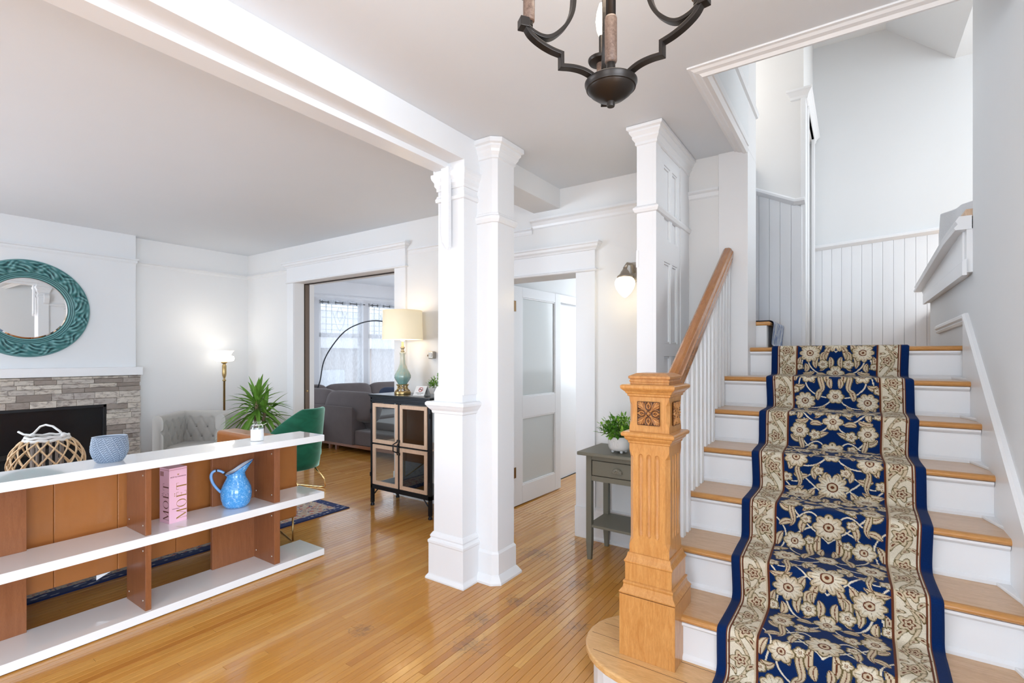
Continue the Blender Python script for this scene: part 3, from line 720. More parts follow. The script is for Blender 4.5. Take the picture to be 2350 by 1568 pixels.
def path_round(pts, r, step):
    """polyline with rounded corners resampled by arc length"""
    out = []
    for i, p in enumerate(pts):
        p = Vector(p)
        if i in (0, len(pts)-1): out.append(p); continue
        a, c = Vector(pts[i-1][:2]), Vector(pts[i+1][:2]); rr = r[i]
        d0, d1 = (a-p), (c-p); rr = min(rr, d0.length*.49, d1.length*.49)
        q0, q1 = p+d0.normalized()*rr, p+d1.normalized()*rr
        for t in np.linspace(0, 1, 7): out.append(q0*(1-t)**2+p*2*t*(1-t)+q1*t*t)
    o = np.array([tuple(x) for x in out]); d = np.r_[0, np.cumsum(np.hypot(*np.diff(o, axis=0).T))]
    s = np.arange(0, d[-1], step); return np.c_[np.interp(s, d, o[:, 0]), np.interp(s, d, o[:, 1])]
pts = [(4.05, 1.486)]; rr = [0]
for k in range(1, 9):
    Y, Z = nose(k), top(k)
    if k == 8: Y += .012
    pts += [(Y-.009, Z+.009), (Y+.010, Z-RISE+.010)] if k < 8 else [(Y-.009, Z+.009), (Y+.012, .010)]
    rr += [.030, .040]
pts += [(1.30, .010)]; rr += [0]
DS = .0021
PTH = path_round(pts, rr, DS)
NV, NU = len(PTH)-1, int(RW/DS)
img = runner_pattern(NU, NV, RW/NU, DS)
tg = np.gradient(PTH, axis=0); tg /= np.linalg.norm(tg, axis=1)[:, None]
xs = np.linspace(RX0, RX1, NU+1)
wob = .004*np.sin(np.arange(len(PTH))*DS*7.3)
edge = np.minimum(1, np.minimum(xs-RX0, RX1-xs)/.008)
nrm = np.c_[-tg[:, 1], tg[:, 0]]; nrm *= np.sign(nrm[:, 1].sum() or 1)
V = np.zeros((len(PTH), NU+1, 3))
V[:, :, 0] = xs[None, :]+wob[:, None]
V[:, :, 1] = PTH[:, 0:1]-(1-edge)[None, :]*.006*nrm[:, 0:1]
V[:, :, 2] = PTH[:, 1:2]-(1-edge)[None, :]*.006*nrm[:, 1:2]
idx = np.arange(len(PTH)*(NU+1)).reshape(len(PTH), NU+1)
Fq = np.stack([idx[:-1, :-1], idx[:-1, 1:], idx[1:, 1:], idx[1:, :-1]], -1).reshape(-1, 4)
def grid_mesh(name, V, Fq, cols, mat):
    me = bpy.data.meshes.new(name); nv, nf = len(V), len(Fq)
    me.vertices.add(nv); me.vertices.foreach_set('co', V.astype(np.float32).ravel())
    me.loops.add(nf*4); me.loops.foreach_set('vertex_index', Fq.astype(np.int32).ravel())
    me.polygons.add(nf); me.polygons.foreach_set('loop_start', np.arange(0, nf*4, 4, dtype=np.int32))
    me.update(calc_edges=True); me.polygons.foreach_set('use_smooth', [True]*nf)
    at = me.color_attributes.new('weave', 'FLOAT_COLOR', 'POINT')
    c = np.ones((nv, 4), np.float32); c[:, :3] = cols; at.data.foreach_set('color', c.ravel())
    me.materials.append(mat)
    o = bpy.data.objects.new(name, me); COL.objects.link(o); return o
cv = np.zeros((len(PTH), NU+1, 3)); cv[:-1, :-1] = img; cv[-1, :-1] = img[-1]; cv[:, -1] = cv[:, -2]
RUG = rug_mat('woven_runner_pile')
rn = grid_mesh('stair_runner', V.reshape(-1, 3), Fq, cv.reshape(-1, 3), RUG)
tag(rn, 'navy blue and cream floral carpet runner draped down the staircase', 'carpet runner')
# ---------------------------------------------------------------- newel post
NX, NYc = -.690, 2.079
nw = thing('newel_post', (NX, NYc, RISE), 'carved honey-coloured wooden newel post with fluted shaft standing on the starting step', 'newel post')
def sq(h): return [(NX-h, NYc-h), (NX+h, NYc-h), (NX+h, NYc+h), (NX-h, NYc+h)]
def npart(name, prof, mat=NEWELW, h=0, bev=.0012): return rel(build(B().stack(sq(1e-3+h), prof), name, mat, nw, bevel=bev), nw)
for k in range(2, 8):
    Y, Z = nose(k), top(k)
    rel(build(B().prism([(XR-.062, Y+RUN+.03), (XR, Y+RUN+.03), (XR, Y+.012), (XR-.010, Y+.030), (XR-.016, Y+.12)], 'z', Z-.001, Z+.012), 'skirt_wedge', WHITE, st, bevel=.003), st)
npart('plinth', [(.114, RISE), (.114, .437)])
npart('plinth_moulding', [(.114, .440), (.1165, .446), (.112, .452), (.104, .462), (.101, .476), (.1035, .482), (.1035, .488), (.096, .492)])
npart('upper_plinth', [(.096, .492), (.096, .565), (.100, .568), (.100, .573), (.094, .582), (.090, .592), (.088, .605), (.084, .606)])
# fluted shaft: core with stop-chamfered corners and three grooves cut in each visible face
def shaft(name, z0, z1, hw, cz0, cz1, ch, grooves, gz0, gz1):
    b = B()
    def ring(z, c):
        return [(NX-hw+c, NYc-hw, z), (NX+hw-c, NYc-hw, z), (NX+hw, NYc-hw+c, z), (NX+hw, NYc+hw-c, z), (NX+hw-c, NYc+hw, z), (NX-hw+c, NYc+hw, z), (NX-hw, NYc+hw-c, z), (NX-hw, NYc-hw+c, z)]
    e = 1e-4
    zs = [(z0, e), (cz0-.028, e), (cz0-.010, ch*.55), (cz0, ch), (cz1, ch), (cz1+.010, ch*.55), (cz1+.028, e), (z1, e)]
    rs = [ring(z, c) for z, c in zs]
    return rel(build(b.rings(rs), name, NEWELW, nw), nw)
sh = shaft('shaft', .606, 1.062, .083, .665, 1.005, .016, 3, .66, 1.0)
# grooves as real cuts
cut = B()
for i in (-1, 0, 1):
    c = i*.034
    r_ = .0105
    def rod(ax):
        rs = []
        for z, k in ((.675, .15), (.682, .8), (.70, 1), (1.00, 1), (1.015, .8), (1.02, .15)):
            ring = []
            for j in range(12):
                a = 2*PI*j/12; p, q = r_*k*math.cos(a), r_*k*math.sin(a)
                ring.append({'-y': (NX+c+p, NYc-.084+q*.95, z), '+x': (NX+.084+q*.95, NYc+c+p, z), '-x': (NX-.084+q*.95, NYc+c+p, z), '+y': (NX+c+p, NYc+.084+q*.95, z)}[ax])
            rs.append(ring)
        return rs
    for ax in ('-y', '+x', '-x', '+y'): cut.rings(rod(ax))
cm = bpy.data.meshes.new('flutes'); cm.from_pydata(cut.v, [], cut.f)
bm = bmesh.new(); bm.from_mesh(cm); bmesh.ops.recalc_face_normals(bm, faces=bm.faces); bm.to_mesh(cm); bm.free()
bm = bmesh.new(); bm.from_mesh(sh.data); bmesh.ops.recalc_face_normals(bm, faces=bm.faces); bm.to_mesh(sh.data); bm.free()
cutter = bpy.data.objects.new('flutes', cm); COL.objects.link(cutter); cutter.matrix_world = Matrix()
md = sh.modifiers.new('flute', 'BOOLEAN'); md.operation = 'DIFFERENCE'; md.object = cutter; md.solver = 'EXACT'
bpy.context.view_layer.update()
dg = bpy.context.evaluated_depsgraph_get(); nm = bpy.data.meshes.new_from_object(sh.evaluated_get(dg)); sh.modifiers.clear(); sh.data = nm
bpy.data.objects.remove(cutter)
npart('middle_moulding', [(.083, 1.060), (.087, 1.064), (.087, 1.070), (.094, 1.076), (.098, 1.082), (.099, 1.088), (.108, 1.092), (.110, 1.098), (.110, 1.104), (.104, 1.109), (.083, 1.112)])
blk = shaft('carved_block', 1.110, 1.262, .083, 1.155, 1.222, .013, 0, 0, 0)
npart('cap_moulding', [(.083, 1.255), (.089, 1.259), (.089, 1.266), (.094, 1.269), (.096, 1.275), (.106, 1.284), (.110, 1.288), (.112, 1.293), (.112, 1.301), (.106, 1.305), (.084, 1.307)])
npart('cap_band', [(.080, 1.307), (.080, 1.315), (.0825, 1.317), (.0825, 1.323), (.080, 1.325), (.080, 1.329)], CARVE)
npart('cap', [(.084, 1.329), (.086, 1.332), (.086, 1.340), (.060, 1.352), (.0, 1.354)], CARVE)
# carved rosette panels: relief grid, coloured darker towards the recesses
def relief(n=120):
    a = np.linspace(-1, 1, n); U, V_ = np.meshgrid(a, a)
    r = np.hypot(U, V_); th = np.arctan2(V_, U); z = np.zeros_like(U)
    for k in range(4):   # corner acanthus leaves with lobes and veins
        c, s_ = math.cos(k*PI/2+PI/4), math.sin(k*PI/2+PI/4); x = U*c+V_*s_; y = -U*s_+V_*c
        xc = np.clip(x, .14, 1.42); w = .07+.42*((xc-.14)/1.28)**.9*(1+.22*np.sin(xc*15))
        m_ = np.clip(1-(np.abs(y)/w)**3, 0, 1)*(x > .12)
        vein = .60+.40*np.cos(np.abs(y)*34-x*9)
        z = np.maximum(z, m_*(.30+.55*vein)); z = np.where((np.abs(y) < .022) & (x > .2) & (x < 1.2), .95, z)
    for k in range(4):   # tulip buds on the axes
        c, s_ = math.cos(k*PI/2), math.sin(k*PI/2); x = U*c+V_*s_; y = -U*s_+V_*c
        e = np.sqrt(((x-.62)/.36)**2+(y/.29)**2)
        z = np.where(e < 1.12, .0, z)
        z = np.where(e < 1.0, .95*np.clip(1-e**4, 0, 1)**.5*(.62+.38*np.cos(e*11.5)), z)
        z = np.where((e < .93) & (np.abs(y) < .03) & (x < .62), .15, z)
        tip = np.hypot(x-.93, y); z = np.where(tip < .10, .85*np.clip(1-(tip/.1)**2, 0, 1)**.5+.1, z)
        z = np.where((np.abs(e-1.18) < .05) & (x < .95), .85, z)
    z = np.where(r < .23, .0, z)
    z = np.where(r < .21, .9*np.clip(1-(r/.21)**2, 0, 1)**.4*(.68+.32*np.cos(th*5+.3)), z); z = np.where(r < .06, .9, z)
    edge = np.clip((1-np.maximum(np.abs(U), np.abs(V_)))*14, 0, 1)
    return U, V_, z*edge
U_, V2_, Zr = relief(); nn = len(U_)
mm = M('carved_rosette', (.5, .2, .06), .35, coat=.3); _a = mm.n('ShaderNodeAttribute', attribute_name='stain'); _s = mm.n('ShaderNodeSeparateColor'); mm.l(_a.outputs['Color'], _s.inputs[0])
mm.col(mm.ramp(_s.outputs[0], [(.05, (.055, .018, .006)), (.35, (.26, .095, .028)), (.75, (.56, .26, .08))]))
for ax in ('-y', '+x', '-x'):
    hs = .0465; zc_ = 1.188; dep = .0105
    vs = np.zeros((nn, nn, 3)); h = .083-.0055+Zr*dep; u = U_*hs; z_ = zc_+V2_*hs*1.05
    if ax == '-y': vs[..., 0] = NX+u; vs[..., 1] = NYc-h
    elif ax == '+x': vs[..., 0] = NX+h; vs[..., 1] = NYc+u
    else: vs[..., 0] = NX-h; vs[..., 1] = NYc-u
    vs[..., 2] = z_
    # bring rim up to the block face so that the carving sits in it
    rim = np.maximum(np.abs(U_), np.abs(V2_)) > .985
    off_ = np.where(rim, .083-h+.0002, 0)
    if ax == '-y': vs[..., 1] -= off_
    elif ax == '+x': vs[..., 0] += off_
    else: vs[..., 0] -= off_
    vs_ = vs.copy()
    # whole plate is let 0.4 mm proud
    if ax == '-y': vs_[..., 1] -= .0060
    elif ax == '+x': vs_[..., 0] += .0060
    else: vs_[..., 0] -= .0060
    b = B(); b.add([tuple(p) for p in vs_.reshape(-1, 3)], [(i*nn+j, i*nn+j+1, (i+1)*nn+j+1, (i+1)*nn+j) for i in range(nn-1) for j in range(nn-1)])
    o = rel(build(b, 'rosette_panel', mm.m, nw, smooth=True), nw)
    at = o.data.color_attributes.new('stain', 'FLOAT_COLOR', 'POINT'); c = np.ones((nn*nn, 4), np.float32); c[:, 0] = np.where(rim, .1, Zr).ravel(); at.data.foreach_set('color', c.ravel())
# ---------------------------------------------------------------- balustrade
bl = thing('balustrade', (-.69, 2.9, .6), 'amber wooden handrail on closely set white balusters climbing beside the treads', 'balustrade')
def railz(Y): return 1.318+(Y-2.296)*.6555
HX = -.690
hp = [(-.030, -.050), (-.030, -.030), (-.026, -.020), (-.036, -.008), (-.036, .012), (-.030, .018), (-.024, .034), (-.012, .042), (.012, .042), (.024, .034), (.030, .018), (.036, .012), (.036, -.008), (.026, -.020), (.030, -.030), (.030, -.050)]
b = B().strip([(HX, 2.155, railz(2.155)-.035), (HX, 3.55, railz(3.55)-.035)], hp)
rel(build(b, 'handrail', RAILW, bl, bevel=.002), bl)
for k in range(2, 8):
    for j in range(3):
        Y = nose(k)+.030+j*RUN/3+.02; z0 = top(k); z1 = railz(Y)-.08
        if Y < 2.17: continue
        b = B(); w = .0205
        # square baluster with a shallow groove on each face
        P = [(-w, -w), (-.006, -w), (-.004, -w+.003), (.004, -w+.003), (.006, -w), (w, -w), (w, -.006), (w-.003, -.004), (w-.003, .004), (w, .006), (w, w), (-w, w)]
        b.prism([(HX+x, Y+y) for x, y in P], 'z', z0-.001, z1)
        rel(build(b, 'baluster', WHITE, bl), bl)
# ================================================================ LANDING DETAILS
# beadboard planks on the landing walls
wf = bpy.data.objects['wall_far']; wl = bpy.data.objects['wall_flight']
x = -.336+.0; i = 0
while x < 2.6:
    zt = 2.470+(x+.336)*.053
    box('wainscot_plank', RISER, wf, x+.0006, x+.0794, 5.784, 5.80, LZ, zt, .0025, seg=1); x += .080
struct(build(B().strip([(-.336, 5.80, 2.490), (2.6, 5.80, 2.490+2.94*.053)], [(0, -.03), (.02, -.03), (.03, -.02), (.045, -.005), (.045, .012), (.03, .025), (0, .028)]), 'trim_15', WHITE))
x = -.345
while x > -1.5:
    def rz(x): return 2.64+(-.34-x)*.49
    b = B().prism([(x-.0794, LZ), (x-.0006, LZ), (x-.0006, rz(x-.0006)), (x-.0794, rz(x-.0794))], 'y', 4.684, 4.70)
    build(b, 'wainscot_plank', RISER, wl, bevel=.0025, seg=1); x -= .080
struct(build(B().strip([(-1.5, 4.70, rz(-1.5)+.02), (-.40, 4.70, rz(-.40)+.02), (-.325, 4.70, rz(-.40)+.02)], [(0, -.03), (.02, -.03), (.03, -.02), (.045, -.005), (.045, .012), (.03, .025), (0, .028)]), 'trim_16', WHITE))
# door casing seen edge-on
b = B().box(-.336, -.312, 4.86, 4.98, LZ, LZ+2.05).box(-.336, -.312, 5.62, 5.74, LZ, LZ+2.05).box(-.336, -.308, 4.85, 5.75, LZ+2.04, LZ+2.19)
b.box(-.355, -.32, 4.69, 4.86, LZ, LZ+2.05)
t16 = struct(build(b, 'trim_17', WHITE, bevel=.003))
b = B().stack([(-.42, 4.70), (-.315, 4.70), (-.315, 5.76), (-.42, 5.76)], [(0, LZ+2.04), (.01, LZ+2.05), (.012, LZ+2.07), (.03, LZ+2.10), (.04, LZ+2.11), (.04, LZ+2.125), (0, LZ+2.13)])
struct(build(b, 'trim_18', WHITE))
# left flight: first step with blue and white runner rolled over the nose
lf = thing('upper_flight', (-.9, 4.2, LZ), 'short upper flight of steps leaving the landing to the left', 'staircase')
for i in range(4):
    rel(box('step', RISER, lf, -1.58, -.50-i*.26, 3.875, 4.695, LZ+i*.185, LZ+(i+1)*.185-.028, .001), lf)
    rel(box('tread', NOSE, lf, -1.58, -.478-i*.26, 3.872, 4.69, LZ+(i+1)*.185-.028, LZ+(i+1)*.185, .01), lf)
def blue_cols(n, m_, seed):
    rg = np.random.RandomState(seed); a = np.zeros((n, m_, 3)); a[:] = (.72, .76, .82)
    y = np.arange(n)[:, None]/n; x = np.arange(m_)[None, :]/m_
    w = np.sin(x*46+2.2*np.sin(y*9))+.8*np.sin(y*26+3*np.sin(x*11))
    a[w > .35] = (.02, .13, .42); a[w > 1.25] = (.70, .76, .85)
    e = np.abs(x-.5)*np.ones_like(y) > .455; a[e] = (.008, .03, .16)
    return a
pts = []
for i in range(4):
    X0 = -.478-i*.26; Z0 = LZ+(i+1)*.185
    pts += [(X0+.012, Z0+.012), (X0-.004, Z0-.185+.012)] if False else []
seq = [(-.30, LZ+.012)]
for i in range(4):
    X0 = -.478-i*.26; Z0 = LZ+(i+1)*.185
    seq += [(X0-.006, LZ+i*.185+.012), (X0+.014, Z0+.012)]
seq += [(-1.56, LZ+4*.185+.012)]
pp = path_round(seq, [0]+[.03]*8+[0], .008)
ny = 76; Vb = np.zeros((len(pp), ny, 3)); yy = np.linspace(3.95, 4.60, ny)
Vb[:, :, 0] = pp[:, 0:1]; Vb[:, :, 1] = yy[None]; Vb[:, :, 2] = pp[:, 1:2]
id2 = np.arange(len(pp)*ny).reshape(len(pp), ny); F2 = np.stack([id2[:-1, :-1], id2[:-1, 1:], id2[1:, 1:], id2[1:, :-1]], -1).reshape(-1, 4)
ub = grid_mesh('stair_runner', Vb.reshape(-1, 3), F2, blue_cols(len(pp), ny, 3).reshape(-1, 3), rug_mat('blue_white_runner_pile'))
tag(ub, 'blue and white runner rolled over the first step left of the landing', 'carpet runner')
# guard wall with slanted cap on the right side of the landing
kn = thing('knee_wall', (.49, 4.5, 1.84), 'white knee wall with slanting cap overlooking the landing', 'guard wall')
K = [(5.50, 1.98), (3.86, 2.08), (3.44, 2.08), (3.44, 1.855), (3.60, 1.845), (5.15, 1.845)]
rel(build(B().prism(K, 'x', .480, .62), 'panel', WHITE, kn, bevel=.002), kn)
capf = [(-.02, 0), (.045, 0), (.05, .012), (.035, .03), (.045, .045), (.03, .07), (-.02, .07)]
rel(build(B().strip([(.48, 5.55, 1.975), (.48, 3.84, 2.075), (.48, 3.43, 2.075)], capf), 'cap', WHITE, kn, bevel=.001), kn)
rel(build(B().box(.472, .50, 3.50, 3.66, 1.92, 2.075), 'stile', WHITE, kn, bevel=.002), kn)
rel(build(B().strip([(.480, 5.2, 1.86), (.480, 3.43, 1.86)], [(0, -.02), (.018, -.02), (.018, .05), (.008, .062), (0, .062)]), 'lower_board', WHITE, kn), kn)
hl = tag(build(B().strip([(.50, 3.86, 2.165), (.50, 3.46, 2.165)], [(-.02, -.02), (.02, -.02), (.026, 0), (.02, .02), (-.02, .02), (-.026, 0)]), 'handrail_end', LIGHTWD, bevel=.003), 'short pale wooden rail end on top of the knee wall', 'handrail')
# folded rug resting on the guard wall
n1, n2 = 50, 90; Vr = np.zeros((n1, n2, 3)); 
for i in range(n1):
    for j in range(n2):
        s_ = i/(n1-1); t_ = j/(n2-1)
        Vr[i, j] = (.520+.010*math.sin(t_*9+s_*3), 3.45+1.18*t_-.05*s_*t_, 2.06+s_*(.165+.19*t_))
id3 = np.arange(n1*n2).reshape(n1, n2); F3 = np.stack([id3[:-1, :-1], id3[:-1, 1:], id3[1:, 1:], id3[1:, :-1]], -1).reshape(-1, 4)
cc = np.zeros((n1, n2, 3)); cc[:] = (.86, .87, .89)
rg = np.random.RandomState(5)
for i in range(n1):
    for j in range(n2):
        if i/(n1-1) < .56-.16*j/(n2-1): cc[i, j] = (.10, .15, .13) if (i*3+j*5+(j*j) % 7) % 9 < 6 else (.33, .38, .34)
fr = grid_mesh('folded_rug', Vr.reshape(-1, 3), F3, cc.reshape(-1, 3), rug_mat('grey_green_rug'))
fr.modifiers.new('t', 'SOLIDIFY').thickness = .012
tag(fr, 'white and grey-green folded rug standing on the knee wall', 'rug')
# ================================================================ LIVING ROOM
def stonemat():
    m = M('stacked_travertine', (.5, .45, .4), .75)
    oi = m.n('ShaderNodeObjectInfo'); g = m.geo((1, 1, 2.2))
    ad = m.n('ShaderNodeVectorMath', operation='ADD'); m.l(g, ad.inputs[0])
    cm_ = m.n('ShaderNodeCombineXYZ'); 
    mu = m.n('ShaderNodeMath', operation='MULTIPLY'); m.l(oi.outputs['Random'], mu.inputs[0]); mu.inputs[1].default_value = 20
    m.l(mu.outputs[0], cm_.inputs[0]); m.l(cm_.outputs[0], ad.inputs[1])
    f = m.noise(ad.outputs[0], 16, 7, .68, .5)
    tone = m.ramp(oi.outputs['Random'], [(0, (.24, .20, .17)), (.18, (.36, .31, .27)), (.3, (.56, .50, .44)), (.5, (.64, .59, .51)), (.75, (.44, .40, .37)), (1, (.70, .64, .55))])
    m.col(m.mix(m.ramp(f, [(.36, (.9, .9, .9)), (.52, (0, 0, 0))]), tone, (.24, .20, .175)))
    m.bump(f, .8, .008); return m.m
STONE = stonemat()
chm = struct(build(B().box(-6.80, -6.68, -1.2, 2.235, 0, CZ), 'wall_chimney', WALLC))
rail('trim_19', [(-6.68, -1.2, 2.49), (-6.68, 2.237, 2.49), (-6.80, 2.237, 2.49)], 1, WALLC)
fp = thing('fireplace', (-6.66, 1.1, 0), 'stacked grey stone fireplace surround with black insert', 'fireplace')
rel(build(B().box(-6.68, -6.665, -.1, 2.25, .95, 1.21).box(-6.68, -6.665, 1.96, 2.25, 0, .95).box(-6.68, -6.665, -.1, .24, 0, .95), 'backing', paint('stone_backing', (.25, .22, .2), .9), fp), fp)
rs_ = random.Random(11); z = .0; cnt = 0
while z < 1.205:
    h = rs_.choice((.042, .05, .06, .068)); h = min(h, 1.208-z)
    if 1.208-z-h < .02: h = 1.208-z
    y = -.1 if z > .9 else 1.955
    segs = [(-.1, 2.262)] if z+h > .90 and z > .86 else ([(1.952, 2.262), (-.1, .24)])
    for ya, yb in segs:
        y = ya
        while y < yb-.01:
            L = rs_.uniform(.12, .34); e = min(y+L, yb)
            if yb-e < .07: e = yb
            if e < .9 and z < .9: y = e; continue
            d = rs_.uniform(.012, .034); off = rs_.uniform(-.008, .006) if e >= yb-1e-6 else 0
            b = B(); x0, x1 = -6.668, -6.648+d; g = .0004; y1 = e+off; ym = (y+y1)/2
            # uneven split face: outer face with a raised ridge
            vs = []
            for (X, Y_, Z_) in [(x0, y+g, z+g), (x0, y1-g, z+g), (x0, y1-g, z+h-g), (x0, y+g, z+h-g)]: vs.append((X, Y_, Z_))
            for (Y_, Z_) in ((y+g, z+g), (y1-g, z+g), (y1-g, z+h-g), (y+g, z+h-g)): vs.append((x1-.004+rs_.uniform(-.003, .003), Y_, Z_))
            for (Y_, Z_) in ((y+g+.004, z+g+.004), (y1-g-.004, z+g+.003), (y1-g-.003, z+h-g-.004), (y+g+.003, z+h-g-.003)): vs.append((x1+.002+rs_.uniform(-.004, .004), Y_, Z_))
            b.add(vs, [(0, 1, 5, 4), (1, 2, 6, 5), (2, 3, 7, 6), (3, 0, 4, 7), (4, 5, 9, 8), (5, 6, 10, 9), (6, 7, 11, 10), (7, 4, 8, 11), (8, 9, 10, 11)])
            rel(build(b, 'stone', STONE, fp), fp); cnt += 1
            y = e
    z += h
BLKF = M('fireplace_black_glass', (.012, .013, .015), .18, spec=.6).m
BLKM = M('satin_black_metal', (.022, .022, .024), .45, .4).m
rel(build(B().box(-6.67, -6.655, .24, 1.952, 0, .90), 'firebox', BLKF, fp), fp)
b = B().box(-6.66, -6.628, 1.925, 1.955, 0, .905).box(-6.66, -6.628, .24, 1.955, .875, .905).box(-6.66, -6.628, .24, .27, 0, .905)
rel(build(b, 'insert_frame', BLKM, fp, bevel=.003), fp)
rel(build(B().prism([(.27, .42), (1.6, .50), (1.6, .46), (.27, .37)], 'x', -6.655, -6.63), 'log_grate', paint('charred_log', (.02, .018, .016), .8, bump=.8), fp), fp)
mt_ = box('mantel_shelf', WHITE, None, -6.78, -6.585, -.3, 2.272, 1.212, 1.30, .003)
tag(mt_, 'plain white floating mantel shelf over the stone fireplace', 'mantel')
# ---- round mirror
mr = thing('mirror', (-6.68, 1.345, 1.89), 'large round mirror in a carved teal frame above the mantel', 'mirror')
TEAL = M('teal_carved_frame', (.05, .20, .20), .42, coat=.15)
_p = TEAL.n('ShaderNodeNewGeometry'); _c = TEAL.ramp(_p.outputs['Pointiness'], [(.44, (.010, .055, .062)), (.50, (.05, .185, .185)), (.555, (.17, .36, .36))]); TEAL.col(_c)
b = B(); N1, N2 = 300, 46; vs = []
for i in range(N1):
    a = 2*PI*i/N1
    for j in range(N2):
        t = j/(N2-1); r = .30+.18*t
        if t < .10: h = .018+.012*math.sin(t/.10*PI)
        elif t < .18: h = .022+.008*math.sin((t-.10)/.08*PI)
        elif t < .26: h = .028+.008*math.sin((t-.18)/.08*PI)
        elif t < .93:
            q = (t-.26)/.67; env = math.sin(PI*q)**.5
            w = a*24
            scr = math.sin(w+5*math.sin(q*PI+.6*math.sin(a*12)))*math.cos(q*6.5+1.4*math.sin(a*12))+.6*math.sin(a*36+q*9)*math.sin(q*12)
            h = .030+.014*env+.012*env*scr
        else: h = .034-.034*((t-.93)/.07)**2
        vs.append((.0+h, r*math.sin(a), r*math.cos(a)))
fs = [(i*N2+j, ((i+1) % N1)*N2+j, ((i+1) % N1)*N2+j+1, i*N2+j+1) for i in range(N1) for j in range(N2-1)]
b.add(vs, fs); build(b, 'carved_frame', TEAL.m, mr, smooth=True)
MIR = M('mirror_silver', (.92, .93, .93), .01, 1.).m
build(B().lathe([(0, 0), (.305, 0), (.305, .010), (.285, .0135), (0, .0135)], seg=96), 'mirror_glass', MIR, mr, rot=(0, PI/2, 0))
# ---- patterned area rug
def arug():
    n1, n2 = 560, 620; X0, X1, Y0, Y1 = -6.25, -3.885, .2, 2.985
    dx, dy = (X1-X0)/n1, (Y1-Y0)/n2
    gx = (np.arange(n1)+.5)*dx; gy = (np.arange(n2)+.5)*dy
    GX, GY = np.meshgrid(gx, gy, indexing='ij')
    d = np.minimum(np.minimum(GX, X1-X0-GX), np.minimum(GY, Y1-Y0-GY))
    c = np.zeros((n1, n2, 3)); c[:] = (.52, .56, .58)
    rg = np.random.RandomState(2)
    def nz(k, s):
        r2 = np.random.RandomState(s); o = np.zeros_like(GX)
        for _ in range(7):
            a = r2.uniform(0, 6.28); f = k*r2.uniform(.7, 1.5); o += np.sin(f*(GX*math.cos(a)+GY*math.sin(a))+r2.uniform(0, 6.28)+1.2*np.sin(GX*f*.31+r2.uniform(0, 6)))
        return o/3
    A, Bn, C_ = nz(84, 1), nz(90, 2), nz(105, 3)
    c[(np.abs(A) < .13) & (Bn > .15)] = (.03, .06, .20); c[(np.abs(Bn) < .10) & (C_ > .5)] = (.50, .20, .18); c[C_ > 1.15] = (.62, .50, .36)
    bd = d < .36; c[bd] = (.62, .48, .34); c[bd & (np.abs(A) < .18)] = (.05, .07, .20); c[bd & (Bn > .8)] = (.50, .17, .16); c[bd & (np.abs(C_) < .2) & (Bn < 0)] = (.62, .62, .62)
    ln = (d > .33) & (d < .36); c[ln] = (.05, .08, .22)
    nv = d < .085; c[nv] = (.02, .04, .15); c[nv & (C_ > .85)] = (.45, .48, .55)
    c[d < .012] = (.015, .025, .09)
    xs = np.linspace(X0, X1, n1+1); ys = np.linspace(Y0, Y1, n2+1)
    V = np.zeros((n1+1, n2+1, 3)); V[:, :, 0] = xs[:, None]; V[:, :, 1] = ys[None]; V[:, :, 2] = .009
    V[0, :, 2] = V[-1, :, 2] = .001; V[:, 0, 2] = V[:, -1, 2] = .001
    cc = np.zeros((n1+1, n2+1, 3)); cc[:-1, :-1] = c; cc[-1, :-1] = c[-1]; cc[:, -1] = cc[:, -2]
    i_ = np.arange((n1+1)*(n2+1)).reshape(n1+1, n2+1); F = np.stack([i_[:-1, :-1], i_[1:, :-1], i_[1:, 1:], i_[:-1, 1:]], -1).reshape(-1, 4)
    return grid_mesh('area_rug', V.reshape(-1, 3), F, cc.reshape(-1, 3), rug_mat('oriental_rug_pile'))
tag(arug(), 'blue, cream and rose oriental rug with navy edge under the leather sofa', 'rug')
# ---- caramel leather sofa seen from behind through the shelves
def leather(name, c1, c2, rough=.34):
    m = M(name, c1, rough, coat=.2); f = m.noise(m.geo(), 3.5, 5); g = m.noise(m.geo(), 160, 3)
    m.col(m.mix(f, c1, c2)); m.bump(m.mix(.04, m.noise(m.geo((1, 1.6, .8)), 6, 2), g), .45, .012); return m.m
LEA = leather('caramel_leather', (.33, .115, .028), (.43, .16, .042))
sf = thing('leather_sofa', (-3.95, 1.0, 0), 'caramel leather sofa with its seamed back turned to the open shelf', 'sofa')
ys = [-.55, -.20, .15, .48, .806, 1.085, 1.385, 1.72, 2.03]
for a, c in zip(ys[:-1], ys[1:]):
    b = B(); n = 8; rs = []
    rel(box('back_panel', LEA, sf, -3.63, -3.505, a+.0006, c-.0006, .19, .80, .004, seg=3), sf)
for (a, c, nm) in ((2.045, 2.22, 'arm'), (-.73, -.56, 'arm')):
    rel(box(nm, LEA, sf, -4.42, -3.505, a, c, .19, .80, .028, seg=4), sf)
rel(box('seat_base', LEA, sf, -4.40, -3.64, -.55, 2.03, .19, .36, .02), sf)
for i in range(3): rel(box('seat_cushion', LEA, sf, -4.43, -3.80, -.55+i*.862, .305+i*.862, .365, .50, .04, seg=4), sf)
for i in range(3): rel(box('back_cushion', LEA, sf, -3.86, -3.64, -.55+i*.862, .305+i*.862, .505, .78, .05, seg=4), sf)
for y in (2.19, -.70):
    for x in (-3.53, -4.36):
        sx = 1 if x > -4 else -1
        rel(build(B().tube([(x, y, .195), (x, y, .012), (x-.02*sx, y, .008), (x-.24*sx, y-.12*math.copysign(1, y), .19)], .0075, 8), 'hairpin_leg', BRASS, sf, smooth=True), sf)
# white care tag hanging under the back
rel(build(B().add([(-3.50, .985, .192), (-3.50, 1.05, .192), (-3.50, .985, .165)], [(0, 1, 2)]), 'care_tag', WHITE, sf), sf)
